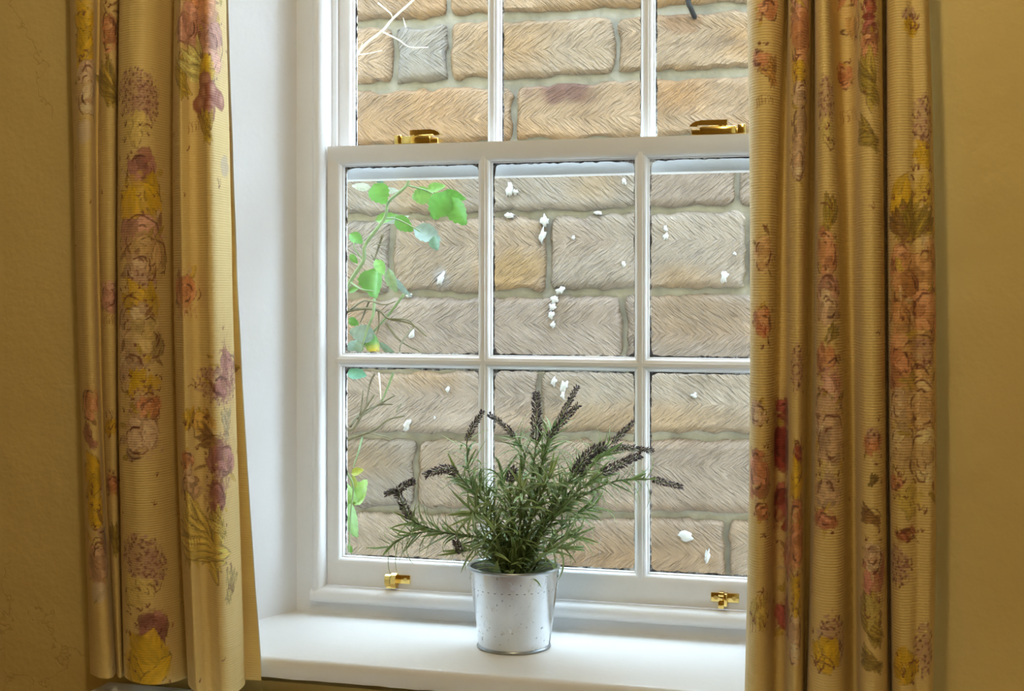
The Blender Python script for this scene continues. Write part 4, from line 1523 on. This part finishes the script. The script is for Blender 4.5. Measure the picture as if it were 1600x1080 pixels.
leaf_recs = []
for b in BR:
    base = b['p'][0]
    n = len(b['p'])
    pts = []
    jx = random.uniform(-0.014, 0.014)
    jy = random.uniform(-0.016, 0.016)
    for i, (x, y) in enumerate(b['p']):
        t = i / (n - 1)
        q = pp(x, y, b['d'] * (t if not b.get('bare') else 1))
        if i == 0 and not b.get('bare'):
            q = np.array([PX + jx, PY + jy, Z0 + H - 0.028])
        pts.append(q)
    path = smooth_path(pts, 6 * n)
    full = list(path)
    sp = None
    if b['sp']:
        spts = [pp(x, y, b['d'] * (1.0 + 0.1 * i)) for i, (x, y) in enumerate(b['sp'])]
        sp = smooth_path(spts, 24)
        full = path + sp[1::3]
    m = MB()
    m.tube(full, [0.0017 - 0.0010 * i / len(full) for i in range(len(full))], 6)
    so = m.build('stem', M['lavstem'], plant, smooth=True, off=OP)
    if sp is not None:
        m = MB()
        rp = b['r'] * 0.00093
        Ls = sum(np.linalg.norm(sp[i + 1] - sp[i]) for i in range(len(sp) - 1))
        nb = int(26 + Ls / 0.001 * (0.9 + b['r'] * 0.16))
        for k in range(nb):
            t = k / nb
            u = t * (len(sp) - 1)
            i = min(int(u), len(sp) - 2)
            c = sp[i] * (1 - (u - i)) + sp[i + 1] * (u - i)
            d = Vector(sp[i + 1] - sp[i]).normalized()
            prof_r = rp * (0.75 + 0.35 * math.sin(math.pi * min(1, t * 1.1 + 0.1))) * (1 - 0.45 * t * t)
            a = k * 2.39996 + random.uniform(-0.3, 0.3)
            sv = d.cross(Vector((0.3, 0.9, 0.2))).normalized()
            tv = d.cross(sv)
            rad = sv * math.cos(a) + tv * math.sin(a)
            q = random.uniform(0.35, 0.8)
            base_ = Vector(c) + rad * prof_r * q * 0.6
            ax = (rad * 0.8 + d * random.uniform(0.35, 0.95)).normalized()
            ln_ = random.uniform(0.0040, 0.0068) * (0.85 + 0.03 * b['r'])
            w_ = random.uniform(0.0008, 0.0013)
            e1 = ax.cross(Vector((0.1, 0.2, 0.97))).normalized() * w_
            e2 = ax.cross(e1).normalized() * w_
            mid = base_ + ax * ln_ * 0.6
            dark = random.random()
            colr = (0.045, 0.032, 0.045) if dark < 0.55 else ((0.12, 0.095, 0.12) if dark < 0.85 else (0.30, 0.26, 0.27))
            m.add([base_[:], (mid + e1)[:], (mid + e2)[:], (mid - e1)[:], (mid - e2)[:], (base_ + ax * ln_)[:]],
                  [(0, 1, 2), (0, 2, 3), (0, 3, 4), (0, 4, 1), (5, 2, 1), (5, 3, 2), (5, 4, 3), (5, 1, 4)], colr)
        m.build('flower_spike', M['bud'], so, smooth=False, off=OP)
    if b.get('bare'):
        continue
    # leaves along the stem
    Ltot = sum(np.linalg.norm(path[i + 1] - path[i]) for i in range(len(path) - 1))
    nl = int(Ltot / 0.0040)
    for k in range(nl):
        t = (k + random.random()) / nl
        t = 0.10 + 0.90 * t
        u = t * (len(path) - 1)
        i = min(int(u), len(path) - 2)
        c = path[i] * (1 - (u - i)) + path[i + 1] * (u - i)
        d = Vector(path[i + 1] - path[i]).normalized()
        a = k * 2.4 + random.uniform(-0.4, 0.4)
        sv = d.cross(Vector((0.2, 0.9, 0.3))).normalized()
        tv = d.cross(sv)
        rad = sv * math.cos(a) + tv * math.sin(a)
        op = random.uniform(0.5, 1.0)
        z_ = (d * math.cos(op) + rad * math.sin(op)).normalized()
        ln_ = random.uniform(0.030, 0.056) * (1.0 - 0.30 * max(0, t - 0.75))
        out = (rad - z_ * rad.dot(z_))
        if out.length < 1e-3:
            continue
        out.normalize()
        yv = z_.cross(out)
        Mx = Matrix((out, yv, z_)).transposed().to_4x4()
        tip = Vector(c) + z_ * ln_
        # keep clear of the glass and of the bucket wall
        if max(tip.y, c[1]) > -0.006 and tip.z > SILL_Z:
            continue
        leaf_recs.append((so, Vector(c), Mx, ln_, random.randrange(len(LEAFV))))
# long arching leaves from the crown
stems = [o for o in plant.children if o.name.startswith('stem')]
for k in range(130):
    a = random.uniform(0, 2 * math.pi)
    r0 = random.uniform(0.0, 0.03)
    c = Vector((PX + r0 * math.cos(a), PY + r0 * math.sin(a), Z0 + H - 0.026 + random.uniform(0, 0.055)))
    out = Vector((math.cos(a + random.uniform(-0.6, 0.6)), math.sin(a), 0)).normalized()
    op = random.uniform(0.15, 1.0)
    z_ = (Vector((0, 0, 1)) * math.cos(op) + out * math.sin(op)).normalized()
    o2 = (out - z_ * out.dot(z_)).normalized()
    Mx = Matrix((o2, z_.cross(o2), z_)).transposed().to_4x4()
    ln_ = random.uniform(0.04, 0.066)
    if c.y + z_.y * ln_ > -0.006:
        continue
    leaf_recs.append((random.choice(stems), c, Mx, ln_ * 0.95, random.randrange(4, 12)))
# the 300 that show largest are single parts, the rest one mesh
order = sorted(range(len(leaf_recs)), key=lambda i: -(leaf_recs[i][3] * (1.0 + 0.9 * abs(Vector(leaf_recs[i][1]).x - PX) / 0.1 + 0.5 * max(0, leaf_recs[i][1].z - 1.0) / 0.1 - 1.5 * leaf_recs[i][1].y)))
single = set(order[:298])
rest = MB()
for i, (so, c, Mx, ln_, vi) in enumerate(leaf_recs):
    T = Matrix.Translation(c - Vector(OP)) @ Mx @ Matrix.Diagonal((ln_, ln_ * 0.95, ln_, 1))
    if i in single:
        lo = bpy.data.objects.new('leaf', LEAFV[vi])
        COL.objects.link(lo)
        lo.parent = so
        lo.matrix_local = T
    else:
        me = LEAFV[vi]
        ca = me.color_attributes['Col'].data
        base_i = len(rest.v)
        rest.v += [tuple(T @ v.co) for v in me.vertices]
        rest.c += [tuple(ca[j].color[:3]) for j in range(len(me.vertices))]
        rest.f += [tuple(q + base_i for q in p.vertices) for p in me.polygons]
ro = obj('leaves', mesh_from('leaves', rest.v, rest.f, M['lavleaf'], True, np.array(rest.c)), plant)
tag(ro, kind='stuff')
print('lavender leaves', len(leaf_recs))

# ================================================================== CLIMBING ROSE OUTSIDE
ROFF = 0.32                      # distance in front of the stone wall
rose_base = on_wall(528, 900, ROFF)
RO = (float(rose_base[0]), float(rose_base[1]), -0.28)
rose = empty('climbing_rose', RO)
tag(rose, 'climbing rose with green leaves and bare twigs growing outside the window', 'shrub')


def rp_(x, y, extra=0.0):
    return on_wall(x, y, ROFF + extra)


random.seed(91)
main = [np.array([RO[0], RO[1], RO[2]]), np.array([RO[0] - 0.03, RO[1] + 0.02, 0.4]), rp_(528, 800), rp_(524, 600), rp_(533, 480), rp_(547, 441), rp_(568, 407), rp_(571, 382), rp_(601, 341), rp_(607, 316), rp_(635, 290), rp_(639, 268), rp_(645, 225)]
pth = smooth_path(main, 70)
m = MB()
m.tube(pth, [0.006 - 0.0032 * i / 69 for i in range(70)], 8)
m.build('main_stem', M['greenstem'], rose, smooth=True, off=RO)
TW = [([(638, 290), (664, 297), (689, 308), (720, 312)], 1.3, 'greenstem'),
      ([(522, 610), (520, 640), (547, 673), (572, 636), (585, 617)], 2.2, 'bark'), ([(547, 667), (563, 647), (590, 633), (617, 618)], 1.8, 'bark'), ([(563, 648), (566, 626), (567, 610)], 1.5, 'bark'),
      ([(558, 655), (590, 634), (613, 632)], 1.4, 'bark'), ([(520, 700), (547, 686), (585, 672), (607, 656), (632, 650)], 1.8, 'bark'), ([(579, 677), (600, 682), (612, 686)], 1.3, 'bark'),
      ([(566, 684), (560, 706), (552, 730)], 1.5, 'greenstem'), ([(592, 583), (594, 605), (595, 625)], 1.1, 'palebark'), ([(614, 583), (606, 605), (596, 628)], 1.8, 'greenstem'), ([(626, 632), (621, 640), (619, 644)], 1.3, 'bark'),
      ([(585, 585), (578, 600), (572, 634)], 1.4, 'bark'),
      ([(530, 490), (560, 483), (591, 485), (607, 498), (642, 506), (667, 526)], 2.0, 'bark'), ([(585, 467), (583, 492), (574, 514), (560, 560)], 2.2, 'greenstem'), ([(631, 460), (607, 492), (572, 533), (563, 560)], 1.8, 'greenstem'),
      ([(602, 504), (626, 533), (667, 555)], 1.6, 'bark'), ([(646, 511), (627, 536), (624, 556)], 1.4, 'bark'), ([(598, 367), (590, 391), (586, 407), (592, 420)], 1.6, 'bark'), ([(590, 382), (604, 383)], 1.1, 'bark'), ([(586, 407), (580, 398)], 1.1, 'bark'),
      ([(577, 470), (563, 504)], 1.5, 'bark'), ([(547, 484), (570, 470), (600, 476), (618, 471)], 1.3, 'bark'), ([(591, 485), (592, 510), (585, 530)], 1.2, 'bark'), ([(607, 498), (636, 500), (650, 511)], 1.2, 'bark'),
      ([(601, 341), (618, 342), (640, 352), (656, 362)], 1.4, 'greenstem'), ([(568, 407), (556, 392), (552, 380)], 1.3, 'greenstem'), ([(547, 441), (565, 452), (584, 455)], 1.3, 'greenstem'), ([(607, 316), (598, 306), (585, 294)], 1.3, 'greenstem'),
      ([(524, 700), (540, 735), (552, 760), (548, 800), (545, 870)], 1.8, 'greenstem'),
      # pale bare branch high up, rising from the hidden side of the stem
      ([(524, 600), (505, 400), (520, 160), (562, 80), (597, 49), (615, 28), (646, 0), (672, -30), (690, -70)], 2.1, 'palebark'), ([(598, 50), (622, 62), (641, 74), (669, 74)], 1.0, 'palebark'),
      ([(591, 5), (610, 21), (613, 28)], 1.0, 'palebark'), ([(556, 86), (575, 84), (597, 79)], 0.8, 'palebark'), ([(562, 80), (566, 68)], 1.0, 'palebark'), ([(634, 43), (632, 36), (630, 28)], 0.8, 'palebark')]
for pts, r_, mt in TW:
    m = MB()
    k = 5 * len(pts)
    ex = random.uniform(-0.05, 0.05) if len(pts) < 5 else 0.0
    P_ = [rp_(x, y, ex * (i > 0)) for i, (x, y) in enumerate(pts)]
    m.tube(smooth_path(P_, k), [r_ * 0.00185 * (1.0 - 0.5 * i / k) for i in range(k)], 6)
    m.build('twig', M[mt], rose, smooth=True, off=RO)


def rose_leaf(x, y, ln, wd, ang, col, tilt=0.4, fold=0.25, tip=None, curl=0.25):
    """serrated ovate leaf; ang in degrees, 0 = pointing right in the wall plane, 90 = up"""
    n, k = 12, 2
    c = rp_(x, y, random.uniform(-0.05, 0.03))
    sc = 2.95 / F
    a = math.radians(ang)
    ax = WD * math.cos(a) + np.array([0, 0, 1]) * math.sin(a)
    sd = -WD * math.sin(a) + np.array([0, 0, 1]) * math.cos(a)
    nr = WN.copy()
    sd = sd * math.cos(tilt) + nr * math.sin(tilt)
    nr = np.cross(ax, sd)
    vs, fs, cs = [], [], []
    for i in range(n + 1):
        t = i / n
        w = wd / 2 * math.sin(math.pi * t ** 0.8) ** 0.75 if 0 < t < 1 else 0.0
        if i % 2 and 0 < t < 1:
            w *= 1.12
        for j in range(-2, 3):
            q = j / 2
            h = fold * w * abs(q) * 0.9 - curl * ln * (t - 0.4) ** 2
            lx = (t - 0.5) * ln - (0.06 * ln * abs(q) if i % 2 == 0 else 0)
            vs.append((c + (ax * lx + sd * w * q + nr * h) * sc - np.array(RO)))
            cc = np.array(col) * (0.85 + 0.3 * random.random()) * (1.15 if j == 0 else 1.0)
            if tip is not None:
                mm = np.clip((t - 0.35) * 2.2, 0, 1) * (1 if abs(j) < 2 else 0.4)
                cc = cc * (1 - mm) + np.array(tip) * mm
                if t > 0.55 and abs(j) == 1 and i % 3 == 0:
                    cc = np.array((0.25, 0.12, 0.03))
            cs.append(np.clip(cc, 0.01, 0.9))
    for i in range(n):
        for j in range(4):
            q = i * 5 + j
            fs.append((q, q + 1, q + 6, q + 5))
    obj('leaf', mesh_from('leaf', vs, fs, M['leaf'], True, np.array(cs)), rose)


G1, G2, G3 = (0.10, 0.27, 0.055), (0.15, 0.32, 0.085), (0.06, 0.15, 0.07)
BL, WH = (0.20, 0.28, 0.265), (0.40, 0.46, 0.44)
LV = [(594, 304, 34, 28, -60, G1), (563, 292, 30, 11, 175, WH), (594, 279, 18, 16, -70, (0.16, 0.32, 0.26)), (612, 298, 22, 9, 0, WH), (657, 306, 30, 24, 190, G2), (682, 293, 28, 13, 10, G2), (686, 323, 44, 32, 245, G1),
      (717, 332, 46, 32, -62, G1), (711, 306, 36, 14, -20, G1), (605, 340, 36, 14, 12, G2), (632, 351, 34, 20, -40, G1), (618, 343, 44, 10, 8, WH), (669, 367, 44, 26, -25, BL), (681, 381, 22, 18, -75, (0.22, 0.42, 0.33)),
      (557, 373, 24, 16, -35, G1), (553, 405, 18, 9, -50, G1), (585, 444, 46, 44, -95, G1), (594, 418, 26, 15, -60, G2), (613, 440, 38, 16, -70, (0.38, 0.56, 0.32)), (629, 451, 38, 10, -50, BL), (564, 521, 42, 24, 170, BL),
      (584, 541, 36, 25, -75, G1, 'y'), (607, 547, 34, 10, -38, (0.22, 0.34, 0.26)), (554, 545, 26, 20, -110, (0.30, 0.45, 0.38)), (553, 503, 18, 12, -30, G1), (553, 453, 16, 9, 20, G2), (558, 584, 30, 18, -10, (0.08, 0.24, 0.17)),
      (562, 768, 42, 30, 65, (0.42, 0.70, 0.16)), (546, 770, 34, 26, 120, (0.40, 0.68, 0.20)), (550, 815, 56, 32, -80, (0.34, 0.62, 0.22)), (559, 737, 20, 11, 20, (0.56, 0.64, 0.10)), (553, 752, 20, 10, 100, (0.50, 0.60, 0.12)), (546, 860, 16, 9, -80, G2)]
for r_ in LV:
    x, y, ln, wd, an_, c_ = r_[:6]
    if max(c_) > 0.5 or c_ in ((0.16, 0.32, 0.26), (0.22, 0.42, 0.33), (0.22, 0.34, 0.26), (0.30, 0.45, 0.38)):
        c_ = tuple(0.55 * v for v in c_) if c_ not in (G1, G2, BL, WH) else c_
    rose_leaf(x, y, ln * 1.12, wd * 1.2, an_, c_, random.uniform(-0.5, 0.5), random.uniform(0.1, 0.5), (0.72, 0.52, 0.03) if len(r_) > 6 else None, random.uniform(0.1, 0.4))
